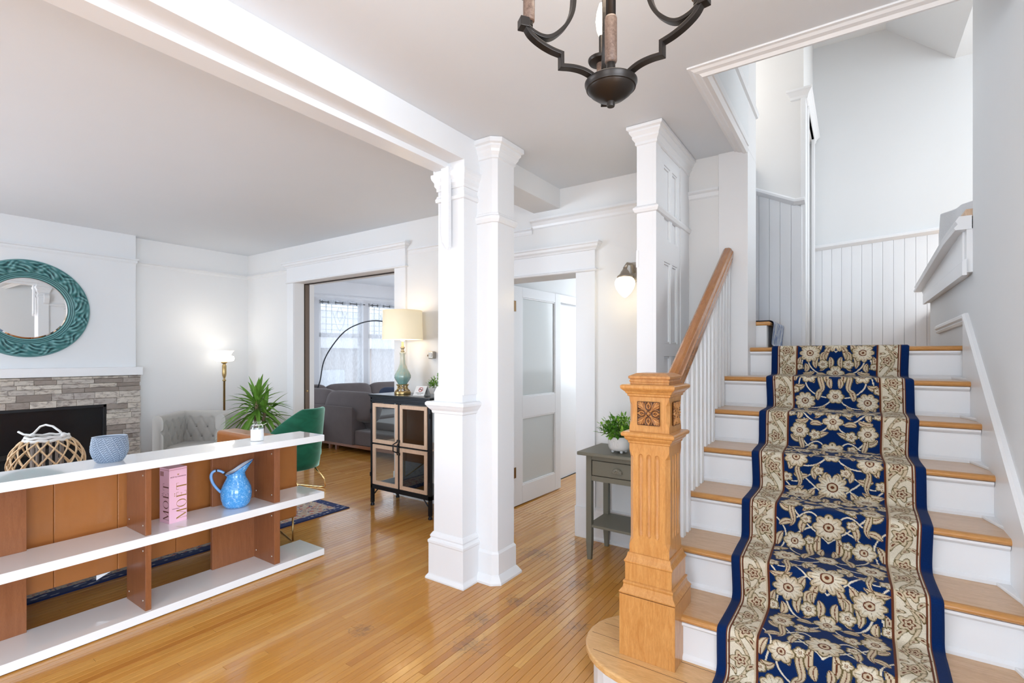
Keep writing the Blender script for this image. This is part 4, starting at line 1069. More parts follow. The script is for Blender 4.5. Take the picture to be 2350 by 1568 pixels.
# ---- open shelf unit (white slabs, brown uprights)
su = thing('open_shelf', (-3.26, 1.0, 0), 'low open shelf of three glossy white slabs and brown wood uprights', 'shelf')
SX0, SX1 = -3.415, -3.115
for z0, z1 in ((.005, .050), (.408, .455), (.816, .861)):
    rel(box('shelf_slab', GLOSSW, su, SX0, SX1, -.62, 2.176, z0, z1, .003), su)
for z0, z1 in ((.050, .408), (.455, .816)):
    for y0, y1 in ((1.093, 1.121), (1.815, 1.855)):
        rel(box('upright', BROWNW, su, -3.395, SX1-.022, y0, y1, z0, z1, .0015), su)
        for zz in (z0+.05, z1-.04):
            for xx in (-3.36, -3.17):
                rel(build(B().lathe([(0, 0), (.006, 0), (.005, .002), (0, .0025)], seg=10), 'bolt', NICKEL, su, loc=(xx, y0-.0005, zz), rot=(PI/2, 0, 0)), su)
    rel(box('back_board', BROWNW, su, -3.412, -3.385, 1.545, 1.83, z0, z1, .0015), su)
    rel(box('back_board', BROWNW, su, -3.412, -3.385, .30, .677, z0, z1, .0015), su)
    rel(box('upright', BROWNW, su, -3.395, SX1-.022, .0, .035, z0, z1, .0015), su)
# ---- pink champagne box
pk_ = thing('gift_box', (-3.30, 1.290, .455), 'tall pink gift box with gold lettering on the middle shelf', 'box', rz=0)
PINK = M('pink_card', (.84, .50, .60), .45).m; GOLDF = M('gold_foil', (.62, .37, .10), .28, .8).m; DKF = M('dark_foil', (.12, .03, .02), .4).m
PB = (.10, .098, .315)
a_ = .115
pk_.rotation_euler = (0, 0, a_)
build(B().box(-.05, .05, -.049, .049, 0, .318), 'carton', PINK, pk_, bevel=.0012)
build(B().box(-.0505, .0505, -.0495, .0495, .306, .308), 'lid_seam', paint('lid_seam_pink', (.45, .15, .15), .6), pk_)
def text(name, s, size, loc, rot, mat, parent, ext=.0004, align='LEFT', sx=1):
    cu = bpy.data.curves.new(name, 'FONT'); cu.body = s; cu.size = size; cu.extrude = ext; cu.align_x = align
    cu.materials.append(mat); o = bpy.data.objects.new(name, cu); COL.objects.link(o); o.parent = parent; o.location = loc; o.rotation_euler = rot; o.scale = (sx, 1, 1)
    bpy.context.view_layer.update(); me_ = bpy.data.meshes.new_from_object(o.evaluated_get(bpy.context.evaluated_depsgraph_get()))
    o2 = bpy.data.objects.new(name, me_); COL.objects.link(o2); o2.parent = parent; o2.location = loc; o2.rotation_euler = rot; o2.scale = (sx, 1, 1)
    bpy.data.objects.remove(o); return o2
def didone(face, mat):
    CH = .056; z = .016
    def seg(b, p, q, w):
        p, q = Vector(p), Vector(q); d = (q-p).normalized(); n_ = Vector((-d.y, d.x))*w/2; quad(b, [p-n_, q-n_, q+n_, p+n_])
    def quad(b, P):
        vs = []
        for u, v in [(t[0], t[1]) for t in P]:
            zz = z+u*.95*CH
            vs.append((.0503, .046-v*CH, zz) if face == '+x' else (.044-v*CH, -.0493, zz))
        b.add(vs, [tuple(range(len(vs)))])
    for g, wd in (('M', 1.12), ('O', .98), ('E', .72), ('T', .82)):
        b = B()
        if g == 'M':
            seg(b, (.12, 0), (.12, 1), .035); seg(b, (.14, 1), (.55, .05), .13); seg(b, (.54, .03), (.93, 1), .035); seg(b, (.95, 0), (.95, 1), .13); seg(b, (.03, .015), (.22, .015), .03); seg(b, (.84, .015), (1.06, .015), .03); seg(b, (.03, .985), (.2, .985), .03)
        elif g == 'O':
            N_ = 36
            for i in range(N_):
                a, c = 2*PI*i/N_, 2*PI*(i+1)/N_
                quad(b, [(.46+.44*math.cos(a), .5+.5*math.sin(a)), (.46+.44*math.cos(c), .5+.5*math.sin(c)), (.46+.33*math.cos(c), .5+.475*math.sin(c)), (.46+.33*math.cos(a), .5+.475*math.sin(a))])
        elif g == 'E':
            seg(b, (.16, 0), (.16, 1), .13); seg(b, (.04, .015), (.62, .015), .03); seg(b, (.04, .985), (.58, .985), .03); seg(b, (.2, .5), (.45, .5), .03); seg(b, (.61, 0), (.61, .24), .03); seg(b, (.57, .78), (.57, 1), .03); seg(b, (.45, .40), (.45, .60), .03)
            seg(b, (.20, 1.17), (.29, 1.17), .09); seg(b, (.42, 1.17), (.51, 1.17), .09)
        else:
            seg(b, (.38, 0), (.38, 1), .13); seg(b, (.02, .985), (.74, .985), .03); seg(b, (.03, .76), (.03, 1), .03); seg(b, (.73, .76), (.73, 1), .03); seg(b, (.27, .015), (.49, .015), .03)
        build(b, 'letter', mat, pk_); z += (wd+.14)*.95*CH
# +x face: text reading upward (rotated 90 deg)
def on_px(s, size, y, z, up, mat, nm, sx=1, align='LEFT'):
    # face normal +X; text x axis -> +Z if up else +Y
    Mx = Matrix(((0, 0, 1), (0, -1, 0), (1, 0, 0))) if up else Matrix(((0, 0, 1), (1, 0, 0), (0, 1, 0)))
    if up: Mx = Matrix(((0, 0, 1), (0, -1, 0), (1, 0, 0)))
    o = text(nm, s, size, (.0504, y, z), Mx.to_euler(), mat, pk_, sx=sx, align=align); return o
didone('+x', GOLDF)
on_px('MOËT & CHANDON', .0095, 0, .262, False, DKF, 'lettering', 1, 'CENTER')
on_px('ROSÉ IMPÉRIAL', .006, -.012, .078, False, DKF, 'lettering', 1, 'CENTER')
build(B().add([(.0506, -.004, .275), (.0506, .004, .275), (.0506, .0055, .283), (.0506, .0, .279), (.0506, -.0055, .283)], [(0, 1, 2, 3, 4)]), 'crown_mark', GOLDF, pk_)
# -y face
M2 = Matrix(((0, -1, 0), (0, 0, -1), (1, 0, 0)))
didone('-y', DKF)
build(B().box(-.042, -.006, -.0496, -.049, .27, .297), 'label_block', paint('label_dull_pink', (.42, .20, .20), .6), pk_)
# ---- blue enamel jug
jg = thing('enamel_jug', (-3.275, 1.640, .455), 'blue speckled enamel jug with chipped handle on the middle shelf', 'jug')
jm = M('speckled_blue_enamel', (.05, .3, .7), .10, coat=.5)
f = jm.noise(jm.coord((1, 1, 1)), 60, 6, .65, 1.5); jm.col(jm.ramp(f, [(.48, (.055, .30, .68)), (.58, (.14, .42, .78)), (.70, (.50, .68, .88))])); JUG = jm.m
INN = M('pale_enamel_inside', (.62, .68, .78), .15).m
jr = .30  # spout direction handled by local x
b = B(); prof = [(.040, 0), (.056, .004), (.068, .022), (.076, .055), (.078, .085), (.073, .118), (.060, .150), (.048, .175), (.044, .195), (.045, .205)]
rs = []
for r, z in prof:
    rs.append([(r*math.cos(2*PI*j/40), r*math.sin(2*PI*j/40)*.95, z) for j in range(40)])
# lip ring: rises and flares toward spout at +x
for q in (.35, .7, 1.0):
    ring = []
    for j in range(40):
        a = 2*PI*j/40; s_ = (1+math.cos(a))/2
        r = .045+q*(.006+.034*s_**3); z = .205+q*(.084*s_**1.4-.014+.010*((1-math.cos(a))/2)**3)
        ring.append((r*math.cos(a), r*math.sin(a)*(.95-.30*q*s_**2), z))
    rs.append(ring)
bj = B().rings(rs, (True, False)); jb = build(bj, 'body', JUG, jg, smooth=True); sd_ = jb.modifiers.new('s', 'SOLIDIFY'); sd_.thickness = .003; sd_.offset = -1; jb.data.materials.append(INN); sd_.material_offset = 1; sd_.material_offset_rim = 0
build(B().tube([Vector((r, 0, 0)) if False else Vector(p) for p in rs[-1]], .0018, 6, closed=True), 'rim', M('navy_enamel_rim', (.02, .05, .2), .2).m, jg, smooth=True)
hpts = []
for i in range(22):
    t = i/21; 
    P0, P1, P2, P3 = Vector((-.042, 0, .190)), Vector((-.105, 0, .275)), Vector((-.165, 0, .205)), Vector((-.073, 0, .095))
    hpts.append(P0*(1-t)**3+P1*3*t*(1-t)**2+P2*3*t*t*(1-t)+P3*t**3)
build(B().tube(hpts, .0075, 8), 'handle', M('light_blue_enamel', (.16, .36, .68), .12, coat=.5).m, jg, smooth=True)
build(B().tube(hpts[6:8], .0079, 8).tube(hpts[1:2]+hpts[2:3], .0079, 8), 'chip', DARKGAP, jg)
jg.rotation_euler = (0, 0, AL+.55); jg.scale = (1.16, 1.16, 1.07)
# ---- textured grey oval bowl on top
bw = thing('textured_bowl', (-3.262, .975, .861), 'oval blue-grey ceramic bowl with raised wavy texture on the shelf top', 'bowl', rz=1.45)
BWM = M('blue_grey_ceramic', (.26, .33, .42), .45)
_p = BWM.n('ShaderNodeNewGeometry'); BWM.col(BWM.ramp(_p.outputs['Pointiness'], [(.40, (.035, .055, .09)), (.495, (.12, .165, .235)), (.56, (.46, .54, .64))]))
b = B(); rs = []; NB = 220
def bowlr(z): return .060+.033*math.sin(min(1, z/.075)*PI/2)**.8-.006*max(0, (z-.09)/.05)
for i in range(60):
    z = .145*i/59; r0 = bowlr(z); ring = []
    for j in range(NB):
        a = 2*PI*j/NB
        sp_ = math.sin(a*13+z*70); rib = max(0, sp_)**8*.0012
        wz = math.sin(z*520+2.2*math.sin(a*30+z*60)+1.2*math.sin(a*17))
        r = r0+(.0019*max(-.4, wz)+1.5*rib)*min(1, z/.01)*min(1, (.145-z)/.006)
        ring.append((r*math.cos(a)*1.08, r*math.sin(a)*.80, z))
    rs.append(ring)
for dr_, z in ((.002, .147), (-.004, .147), (-.006, .140), (-.008, .02)):
    rs.append([((bowlr(min(z, .145))+dr_)*math.cos(2*PI*j/NB)*1.08, (bowlr(min(z, .145))+dr_)*math.sin(2*PI*j/NB)*.80, z) for j in range(NB)])
o = build(b.rings(rs), 'bowl_body', BWM.m, bw, smooth=True); bw.scale = (.80, .80, .93)
# ---- small glass jar with lace
jr_ = thing('glass_jar', (-3.272, 1.775, .861), 'small clear glass jar wrapped in white lace and twine on the shelf top', 'jar')
build(B().lathe([(.0, .001), (.034, .001), (.038, .006), (.038, .085), (.034, .10), (.026, .108), (.026, .120), (.028, .121), (.028, .128), (.025, .128), (.0235, .108), (.031, .099), (.035, .085), (.035, .008), (0, .006)], seg=32, cap=(False, False)), 'glass', GLASS, jr_, smooth=True)
lc = M('white_lace', (.86, .87, .88), .8); v = lc.n('ShaderNodeTexVoronoi'); v.inputs['Scale'].default_value = 190; lc.l(lc.coord(), v.inputs['Vector']); al = lc.ramp(v.outputs['Distance'], [(.10, (.45, .45, .45)), (.28, (1, 1, 1))]); lc.l(al, lc.b.inputs['Alpha'])
build(B().lathe([(.0392, .002), (.0392, .078)], seg=48, cap=(False, False), flute=None), 'lace', lc.m, jr_, smooth=True)
tw = paint('white_twine', (.8, .79, .74), .9)
build(B().tube([(.030*math.cos(a), .030*math.sin(a), .104+.002*math.sin(2*a)) for a in [2*PI*i/24 for i in range(24)]], .0016, 6, closed=True)
      .tube([(.030, -.005, .104), (.045, -.02, .112), (.040, -.035, .108), (.032, -.012, .104)], .0013, 5).tube([(.030, .0, .104), (.055, .012, .108), (.062, .03, .118)], .0013, 5).tube([(.03, -.004, .104), (.041, -.012, .085), (.043, -.016, .07)], .0013, 5), 'twine', tw, jr_)
# ---- coffee table and wicker lantern
ct = thing('coffee_table', (-4.81, 1.07, 0), 'round dark coffee table hidden behind the shelf, carrying the wicker lantern', 'table')
build(B().lathe([(0, .42), (.37, .42), (.38, .43), (.38, .445), (.37, .45), (0, .45)], seg=40), 'tabletop', BROWNW, ct)
for i in range(3):
    a = 2*PI*i/3+.4; build(B().tube([(.22*math.cos(a), .22*math.sin(a), .42), (.30*math.cos(a), .30*math.sin(a), .01)], .014, 8), 'leg', BLACKM, ct)
lt_ = thing('wicker_lantern', (-4.81, 1.07, .45), 'round open-weave wicker lantern with white rope handle in front of the fireplace', 'lantern')
WIC = wood('blond_rattan', (.62, .42, .22), (.74, .56, .36), (8, 8, 8), .5, 0, 30); ROPE = paint('whitewashed_rope', (.66, .66, .64), .85, bump=.5)
R0 = .208
def ball(t):  # t 0 bottom .. 1 top -> radius, z
    ph = -1.05+t*(1.05+1.02); return R0*math.cos(ph)**.85, .20+.205*math.sin(ph)
for sgn in (1, -1):
    for i in range(15):
        a0 = 2*PI*i/15; pts = []
        for k in range(17):
            t = k/16; r, z = ball(t); a = a0+sgn*t*1.55; r += .003*sgn
            pts.append((r*math.cos(a), r*math.sin(a), z))
        build(B().tube(pts, .0056, 6), 'withe', WIC, lt_, smooth=True)
build(B().tube([(.121*math.cos(a), .121*math.sin(a), .372+.004*math.sin(9*a)) for a in [2*PI*i/40 for i in range(40)]], .012, 8, closed=True).tube([(.117*math.cos(a), .117*math.sin(a), .392+.004*math.cos(9*a)) for a in [2*PI*i/40 for i in range(40)]], .009, 8, closed=True), 'top_ring', ROPE, lt_, smooth=True)
build(B().tube([(.125*math.cos(a), .125*math.sin(a), .022) for a in [2*PI*i/40 for i in range(40)]], .010, 8, closed=True), 'bottom_ring', ROPE, lt_, smooth=True)
ca, sa = math.cos(AL), math.sin(AL)
def hv(u, z, d=0): return (u*ca-d*sa, u*sa+d*ca, z)
build(B().tube([hv(-.21, .425), hv(-.17, .405), hv(-.115, .400), hv(-.09, .42), hv(-.05, .462), hv(-.01, .475), hv(.04, .465), hv(.09, .43), hv(.12, .40)], .0075, 8), 'rope_handle', ROPE, lt_, smooth=True)
for u in (-.105, .118): build(B().lathe([(0, -.018), (.014, -.01), (.017, 0), (.014, .01), (0, .018)], seg=12), 'knot', ROPE, lt_, smooth=True, loc=hv(u, .40))
gyw = wood('grey_driftwood', (.20, .17, .15), (.34, .30, .27), (9, 9, 1), .7, 0, 40)
for i in range(14):
    a = 2*PI*i/14; build(B().tube([(.082*math.cos(a), .082*math.sin(a), .03), (.082*math.cos(a), .082*math.sin(a), .37)], .009, 6), 'inner_slat', gyw, lt_)
# ---- tufted tub armchair in the corner
tc_ = thing('tufted_armchair', (-6.2, 2.7, 0), 'pale grey button-tufted tub armchair in the corner beside the fireplace', 'armchair')
LIN = M('greige_linen', (.46, .44, .405), .85, spec=.2, sheen=.3); LIN.bump(LIN.noise(LIN.geo(), 500, 2), .25, .001); LIN = LIN.m
FLp, BLp, BRp, FRp = Vector((-6.25, 2.24)), Vector((-6.66, 2.69)), Vector((-6.03, 3.12)), Vector((-5.77, 2.77))
def rpath(P, r, n=8):
    out = [P[0]]
    for i in range(1, len(P)-1):
        d0, d1 = (P[i-1]-P[i]).normalized(), (P[i+1]-P[i]).normalized(); a, c = P[i]+d0*r, P[i]+d1*r
        out += [a*(1-t)**2+P[i]*2*t*(1-t)+c*t*t for t in np.linspace(0, 1, n)]
    return out+[P[-1]]
pth = rpath([FLp, BLp, BRp, FRp], .14)
dd_ = [0]
for a, c in zip(pth[:-1], pth[1:]): dd_.append(dd_[-1]+(c-a).length)
TL = dd_[-1]; NS = 150
def at(s):
    s = max(0, min(TL, s))
    for i in range(len(dd_)-1):
        if s <= dd_[i+1]+1e-9:
            t = (s-dd_[i])/max(1e-9, dd_[i+1]-dd_[i]); p = pth[i].lerp(pth[i+1], t); d = (pth[i+1]-pth[i]).normalized(); return p, d
    return pth[-1], (pth[-1]-pth[-2]).normalized()
H1, TH = .775, .105
b = B(); rs = []; tn = TL/13.0
prof = [(0, .06)]+[(0, .08+.62*i/16) for i in range(17)]
for i in range(NS+1):
    s = TL*i/NS
    p, d = at(s); p2, d2 = at(s-.03); p3, d3 = at(s+.03); d = (d2+d3).normalized()
    nrm_ = Vector((d.y, -d.x))   # outward (left->back->right path: outward = left of travel?)
    cen = (FLp+FRp)/2
    if nrm_.dot(p-cen) < 0: nrm_ = -nrm_
    ring = []
    def P3(off, z): q = p+nrm_*off; return (q.x, q.y, z)
    ring.append(P3(0, .06))
    ring.append(P3(0, H1-.05)); 
    for a in np.linspace(0, PI, 9)[1:]: ring.append(P3(-TH/2+TH/2*math.cos(a), H1-.05+.05*math.sin(a)))
    for k in range(22):
        z = H1-.06-k*(H1-.06-.36)/21
        row = (z-.36)/.115; col_ = s/tn
        t1 = min(abs(((col_+.5*(math.floor(row+.5) % 2))+.5) % 1-.5), .5)
        def bump_(cx, rz): return math.exp(-((cx/.16)**2+(rz/.16)**2))
        dz = row-round(row); dx = ((col_+.5*(round(row) % 2))+.5) % 1-.5
        # diamond creases
        cr = min(abs(((col_*2+row)/2+.5) % 1-.5), abs(((col_*2-row)/2+.5) % 1-.5))
        depth = .020*math.exp(-(cr/.10)**2)*.55+.026*bump_(dx, dz)
        fade = min(1, (H1-.06-z)/.04+.2)
        ring.append(P3(-TH+depth*fade-.006, z))
    ring.append(P3(-TH, .06))
    rs.append(ring)
b.rings(rs); rel(build(b, 'tufted_back', LIN, tc_, smooth=True, autos=1.1), tc_)
bt_ = B()
for rrow in range(0, 4):
    for c_ in range(0, 14):
        s = (c_-.5*(rrow % 2))*tn; 
        if s < .03 or s > TL-.03: continue
        p, d = at(s); n_ = Vector((d.y, -d.x)); 
        if n_.dot(p-(FLp+FRp)/2) < 0: n_ = -n_
        q = p-n_*(TH-.020); z = .36+rrow*.115
        if z > H1-.08: continue
        bt_.lathe([(0, -.009), (.008, -.005), (.010, 0), (.008, .005), (0, .009)], (q.x, q.y, z), 8)
o = rel(build(bt_, 'tufting_buttons', paint('button_shadow_linen', (.30, .28, .25), .9), tc_, smooth=True), tc_); o['kind'] = 'stuff'  # buttons in a darker linen than the chair
inn = [FLp, BLp, BRp, FRp]; ctr = sum(inn, Vector((0, 0)))/4
seat = [ctr+(p-ctr)*.86 for p in inn]
rel(build(B().prism([tuple(p) for p in [ctr+(p-ctr)*.97 for p in inn]], 'z', .10, .27), 'seat_frame', LIN, tc_, bevel=.015), tc_)
rel(build(B().prism([tuple(p) for p in seat], 'z', .27, .42), 'seat_cushion', LIN, tc_, bevel=.045, seg=5, smooth=True), tc_)
for p in inn:
    q = ctr+(p-ctr)*.88; rel(build(B().lathe([(.014, 0), (.022, .10)], (q.x, q.y, 0), 10), 'leg', BROWNW, tc_), tc_)
# ---- torchiere lamp
tl = thing('floor_lamp', (-6.60, 3.155, 0), 'slim brass torchiere floor lamp with glowing white glass shade in the corner', 'lamp')
build(B().lathe([(0, 0), (.13, 0), (.135, .012), (.10, .025), (.03, .04), (.016, .06), (.014, .08)], seg=32), 'base', BRASS, tl, smooth=True)
build(B().lathe([(.0125, .07), (.0125, 1.10), (.02, 1.105), (.021, 1.115), (.011, 1.125), (.011, 1.14), (.022, 1.17), (.025, 1.20), (.025, 1.30), (.018, 1.31), (.018, 1.325), (.034, 1.335), (.034, 1.35), (0, 1.35)], seg=20), 'stem', BRASS, tl, smooth=True)
MILK = emit('lit_milk_glass', (1.0, .96, .88), 2.0); MILK2 = emit('milk_glass_flare', (.9, .86, .82), .55)
build(B().lathe([(.03, 1.350), (.085, 1.353), (.108, 1.365), (.116, 1.39), (.108, 1.418), (.075, 1.430)], seg=36, cap=(True, False)), 'lit_bowl', MILK, tl, smooth=True)
build(B().lathe([(.075, 1.430), (.082, 1.45), (.098, 1.475), (.118, 1.492), (.115, 1.492), (.095, 1.472), (.078, 1.45), (.071, 1.430)], seg=36, cap=(False, False)), 'shade_flare', MILK2, tl, smooth=True)
def bulb(name, loc, e, r=.03, c=(1, .86, .66)):
    l = bpy.data.lights.new(name, 'POINT'); l.energy = e; l.shadow_soft_size = r; l.color = c
    o = bpy.data.objects.new(name, l); COL.objects.link(o); o.location = loc; return o
bulb('lamp_light', (-6.42, 2.95, 1.80), 2.1, .12, (1, .93, .82))
# ---- yucca
yc = thing('yucca_plant', (-5.44, 2.94, 0), 'spiky green yucca plant rising behind the shelf between two chairs', 'plant')
build(B().lathe([(0, 0), (.13, 0), (.15, .02), (.165, .28), (.17, .30), (.155, .30), (.15, .27), (0, .27)], seg=32), 'pot', paint('white_planter', (.75, .74, .72), .4), yc, smooth=True, autos=.7)
tk = wood('yucca_bark', (.20, .13, .08), (.30, .21, .13), (10, 10, 3), .8, 0, 25)
stems = [((.00, .0), (.03, -.01), .92), ((-.03, .02), (-.07, .03), .86), ((.02, .03), (.06, .06), .80)]
for (a, c, h) in stems: build(B().tube([(a[0], a[1], .26), ((a[0]+c[0])/2, (a[1]+c[1])/2, h*.7), (c[0], c[1], h)], [.024, .02, .017], 9), 'stem', tk, yc, smooth=True)
ym = M('yucca_leaf', (.08, .2, .03), .4); f = ym.noise(ym.coord(), 9, 2); ym.col(ym.mix(f, (.06, .19, .02), (.22, .40, .06))); YL = ym.m
ry = random.Random(21)
for (a, c, h), nl in zip(stems, (34, 24, 20)):
    for i in range(nl):
        t = i/nl; az = i*2.4; el = math.radians(78-115*t+ry.uniform(-8, 8)); L = .34+.12*ry.random()
        d = (math.cos(az)*math.cos(el), math.sin(az)*math.cos(el), math.sin(el)); b = B()
        leafb(b, (c[0], c[1], h-.10*t), d, L, .048+.016*ry.random(), .22+.3*t, 6, fold=.3, wp=.3)
        build(b, 'leaf', YL, yc)
# ---- green velvet chair
gc = thing('velvet_chair', (-4.87, 3.02, 0), 'green velvet accent chair with brass legs standing before the wide opening', 'chair')
VEL = M('emerald_velvet', (.012, .13, .07), .6, sheen=1.0, spec=.25); inp(VEL.b, 'Sheen Roughness', .35); inp(VEL.b, 'Sheen Tint', (.55, .85, .70, 1)); f = VEL.noise(VEL.geo((1, 1, 2)), 5, 3, .5, 1.2); VEL.col(VEL.mix(f, (.004, .065, .034), (.02, .19, .105))); VEL = VEL.m
gr_ = -.72      # angle of the back centre (local frame): back toward +x +y/-y
b = B(); rs = []; NA = 44; A0 = 1.95
for i in range(NA+1):
    th = -A0+2*A0*i/NA; q = abs(th)/A0
    ztop = .865-.30*max(0, (q-.28)/.72)**1.1; rb = .255; rt_ = .30+.02*(1-q)
    ring = []
    zs_ = np.linspace(.26, ztop, 10)
    sx_ = 1.0
    def P(r, z): return (r*math.cos(th)*1.0, r*math.sin(th)*1.04, z)
    for z in zs_: t = (z-.26)/.6; ring.append(P(rb+(rt_-rb)*t**.8+.0, z))
    tt = .048
    for a in (.5, 1.0, 1.6, 2.2, 2.7): ring.append(P(rb+(rt_-rb)*((ztop-.26)/.6)**.8-tt/2+tt/2*math.cos(a), ztop+.018*math.sin(a)))
    for z in zs_[::-1]: t = (z-.26)/.6; ring.append(P(rb+(rt_-rb)*t**.8-tt, z))
    rs.append(ring)
b.rings(rs)
sh_ = build(b, 'shell', VEL, gc, smooth=True)
cushion('seat_cushion', VEL, gc, (-.03, 0, .40), (.52, .50, .15), .45)
build(B().lathe([(.19, .24), (.245, .27), (.25, .34)], seg=32), 'seat_base', VEL, gc, smooth=True)
for sy in (-1, 1):
    build(B().tube([(.12, .16*sy, .255), (.235, .20*sy, .10), (.245, .21*sy, .03), (.225, .215*sy, .010), (.18, .215*sy, .008), (-.22, .215*sy, .008), (-.25, .21*sy, .02), (-.26, .20*sy, .06), (-.16, .16*sy, .255)], .0085, 8), 'sled_leg', GOLD, gc, smooth=True)
gc.rotation_euler = (0, 0, math.atan2(.30, .95))
# ================================================================ DISPLAY CABINET
cx0, cx1, cy0, cy1 = -3.80, -3.02, 3.155, 3.50
dc_ = thing('display_cabinet', (-3.41, 3.33, 0), 'black metal display cabinet with pale wood framed glass doors against the back wall', 'cabinet')
def cpart(b, n, m, **k): return rel(build(b, n, m, dc_, **k), dc_)
cpart(B().box(cx0-.012, cx1+.012, cy0-.015, cy1+.01, 1.045, 1.06), 'top', M('dark_metal_top', (.05, .055, .06), .22, .7).m, bevel=.003)
b = B().box(cx0, cx1, cy0, cy0+.02, .985, 1.045).box(cx0, cx1, cy1-.02, cy1, .985, 1.045).box(cx0, cx0+.02, cy0, cy1, .985, 1.045).box(cx1-.02, cx1, cy0, cy1, .985, 1.045)
b.box(cx0, cx1, cy0-.006, cy0+.01, 1.0, 1.012).box(cx0, cx1, cy0-.009, cy0+.01, 1.03, 1.045)
cpart(b, 'top_rail', BLACKM, bevel=.002)
b = B()
for x0, x1 in ((cx0, cx0+.028), (cx1-.028, cx1)):
    for y0, y1 in ((cy0, cy0+.028), (cy1-.028, cy1)):
        cpart(B().box(x0, x1, y0, y1, .03, .99), 'leg', BLACKM, bevel=.002)
        cpart(B().lathe([(.012, 0), (.019, .002), (.019, .012), (.012, .03)], ((x0+x1)/2, (y0+y1)/2, 0), 14), 'foot', BLACKM)
b = B().box(cx0, cx1, cy0, cy0+.02, .165, .205).box(cx0, cx1, cy1-.02, cy1, .165, .205).box(cx0, cx0+.02, cy0, cy1, .165, .205).box(cx1-.02, cx1, cy0, cy1, .165, .205)
cpart(b, 'bottom_rail', BLACKM, bevel=.002)
for x, s_ in ((cx0+.02, 1), (cx1-.02, -1)): cpart(B().tube([(x, cy0+.012, .095), (x+s_*.075, cy0+.012, .17)], .006, 6), 'brace', BLACKM)
cpart(B().box(cx0+.01, cx1-.01, cy0+.01, cy1-.005, .195, .205), 'bottom_panel', BLACKM)
cpart(B().box(cx0+.03, cx1-.03, cy0+.03, cy1-.02, .583, .600), 'inner_shelf', LIGHTWD, bevel=.002)
cpart(B().box(cx0+.012, cx0+.016, cy0+.03, cy1-.03, .21, .985), 'side_glass', GLASS)
cpart(B().box(cx1-.016, cx1-.012, cy0+.03, cy1-.03, .21, .985), 'side_glass', GLASS)
xm = (cx0+cx1)/2
for d, (x0, x1) in enumerate(((cx0+.030, xm-.008), (xm+.008, cx1-.030))):
    b = B().box(x0, x1, cy0+.004, cy0+.016, .590, .602).box(x0, x0+.006, cy0+.004, cy0+.016, .21, .98).box(x1-.006, x1, cy0+.004, cy0+.016, .21, .98)
    dr_ = cpart(b, 'door', BLACKM)
    for z0, z1 in ((.212, .588), (.604, .978)):
        w = .034; q = B()
        xa, xb = x0+.006, x1-.006
        q.prism([(xa, z0), (xa+w, z0+w), (xa+w, z1-w), (xa, z1)], 'y', cy0-.006, cy0+.010)
        q.prism([(xb, z0), (xb-w, z0+w), (xb-w, z1-w), (xb, z1)], 'y', cy0-.006, cy0+.010)
        q.prism([(xa, z0), (xb, z0), (xb-w, z0+w), (xa+w, z0+w)], 'y', cy0-.006, cy0+.010)
        q.prism([(xa, z1), (xb, z1), (xb-w, z1-w), (xa+w, z1-w)], 'y', cy0-.006, cy0+.010)
        o = build(q, 'wood_frame', LIGHTWD, dr_, bevel=.0015)
        build(B().box(xa+w, xb-w, cy0+.001, cy0+.004, z0+w, z1-w), 'pane', GLASS if d == 0 else DGLASS, dr_)
    for z in (.30, .90): build(B().lathe([(.006, -.02), (.007, 0), (.006, .02)], ((cx0+.006) if d == 0 else (cx1-.006), cy0-.004, z), 8), 'hinge', BLACKM, dr_)
    xs_ = xm-.016 if d == 0 else xm+.016
    build(B().tube([(xs_, cy0-.004, .52), (xs_, cy0-.008, .54), (xs_-(.012 if d == 0 else -.012), cy0-.045, .56), (xs_-(.012 if d == 0 else -.012), cy0-.045, .62), (xs_, cy0-.008, .64), (xs_, cy0-.004, .66)], .006, 8), 'handle', BLACKM, dr_, smooth=True)
cpart(B().box(xm-.008, xm+.008, cy0+.0, cy0+.02, .2, .985), 'middle_post', BLACKM)
# ---- table lamp on the cabinet
tlp = thing('table_lamp', (-3.565, 3.345, 1.06), 'sea-green fluted ceramic table lamp with lit cream drum shade on the black cabinet', 'lamp')
CER = M('sea_green_ceramic', (.3, .45, .40), .12, coat=.6); _g = CER.coord((1, 1, 1)); s_ = CER.n('ShaderNodeSeparateXYZ'); CER.l(_g, s_.inputs[0])
cc_ = CER.ramp(s_.outputs['Z'], [(.0, (0, 0, 0)), (.06, (.07, .24, .24)), (.11, (.20, .36, .33)), (.20, (.42, .46, .36)), (.30, (.58, .58, .47))])
nz_ = CER.noise(CER.coord((5, 5, .6)), 7, 3); CER.col(CER.mix(CER.ramp(nz_, [(.4, (0, 0, 0)), (.65, (.6, .6, .6))]), cc_, (.20, .42, .42)))
def fl8(a, z): return -.045*abs(math.sin(a*5))**.6 if True else 0
build(B().lathe([(0, 0), (.075, 0), (.078, .004), (.078, .02), (.072, .026), (0, .026)], seg=32), 'lamp_foot', BRASS, tlp, smooth=True, autos=.6)
b = B()
for i in range(6):
    a = 2*PI*i/6; c_, s1 = math.cos(a), math.sin(a)
    b.tube([(.068*c_, .068*s1, .027), (.055*c_, .055*s1, .038), (.038*c_, .038*s1, .062), (.048*c_, .048*s1, .084)], [.007, .006, .006, .008], 7)
    a += PI/6; b.tube([(.045*math.cos(a)+.012*math.cos(t)*math.sin(a), .045*math.sin(a)-.012*math.cos(t)*math.cos(a), .058+.014*math.sin(t)) for t in np.linspace(0, 2*PI, 12, endpoint=False)], .0035, 5, closed=True)
b.lathe([(0, .084), (.060, .084), (.062, .088), (.056, .092), (0, .092)], seg=28)
build(b, 'openwork_stand', BRASS, tlp, smooth=True)
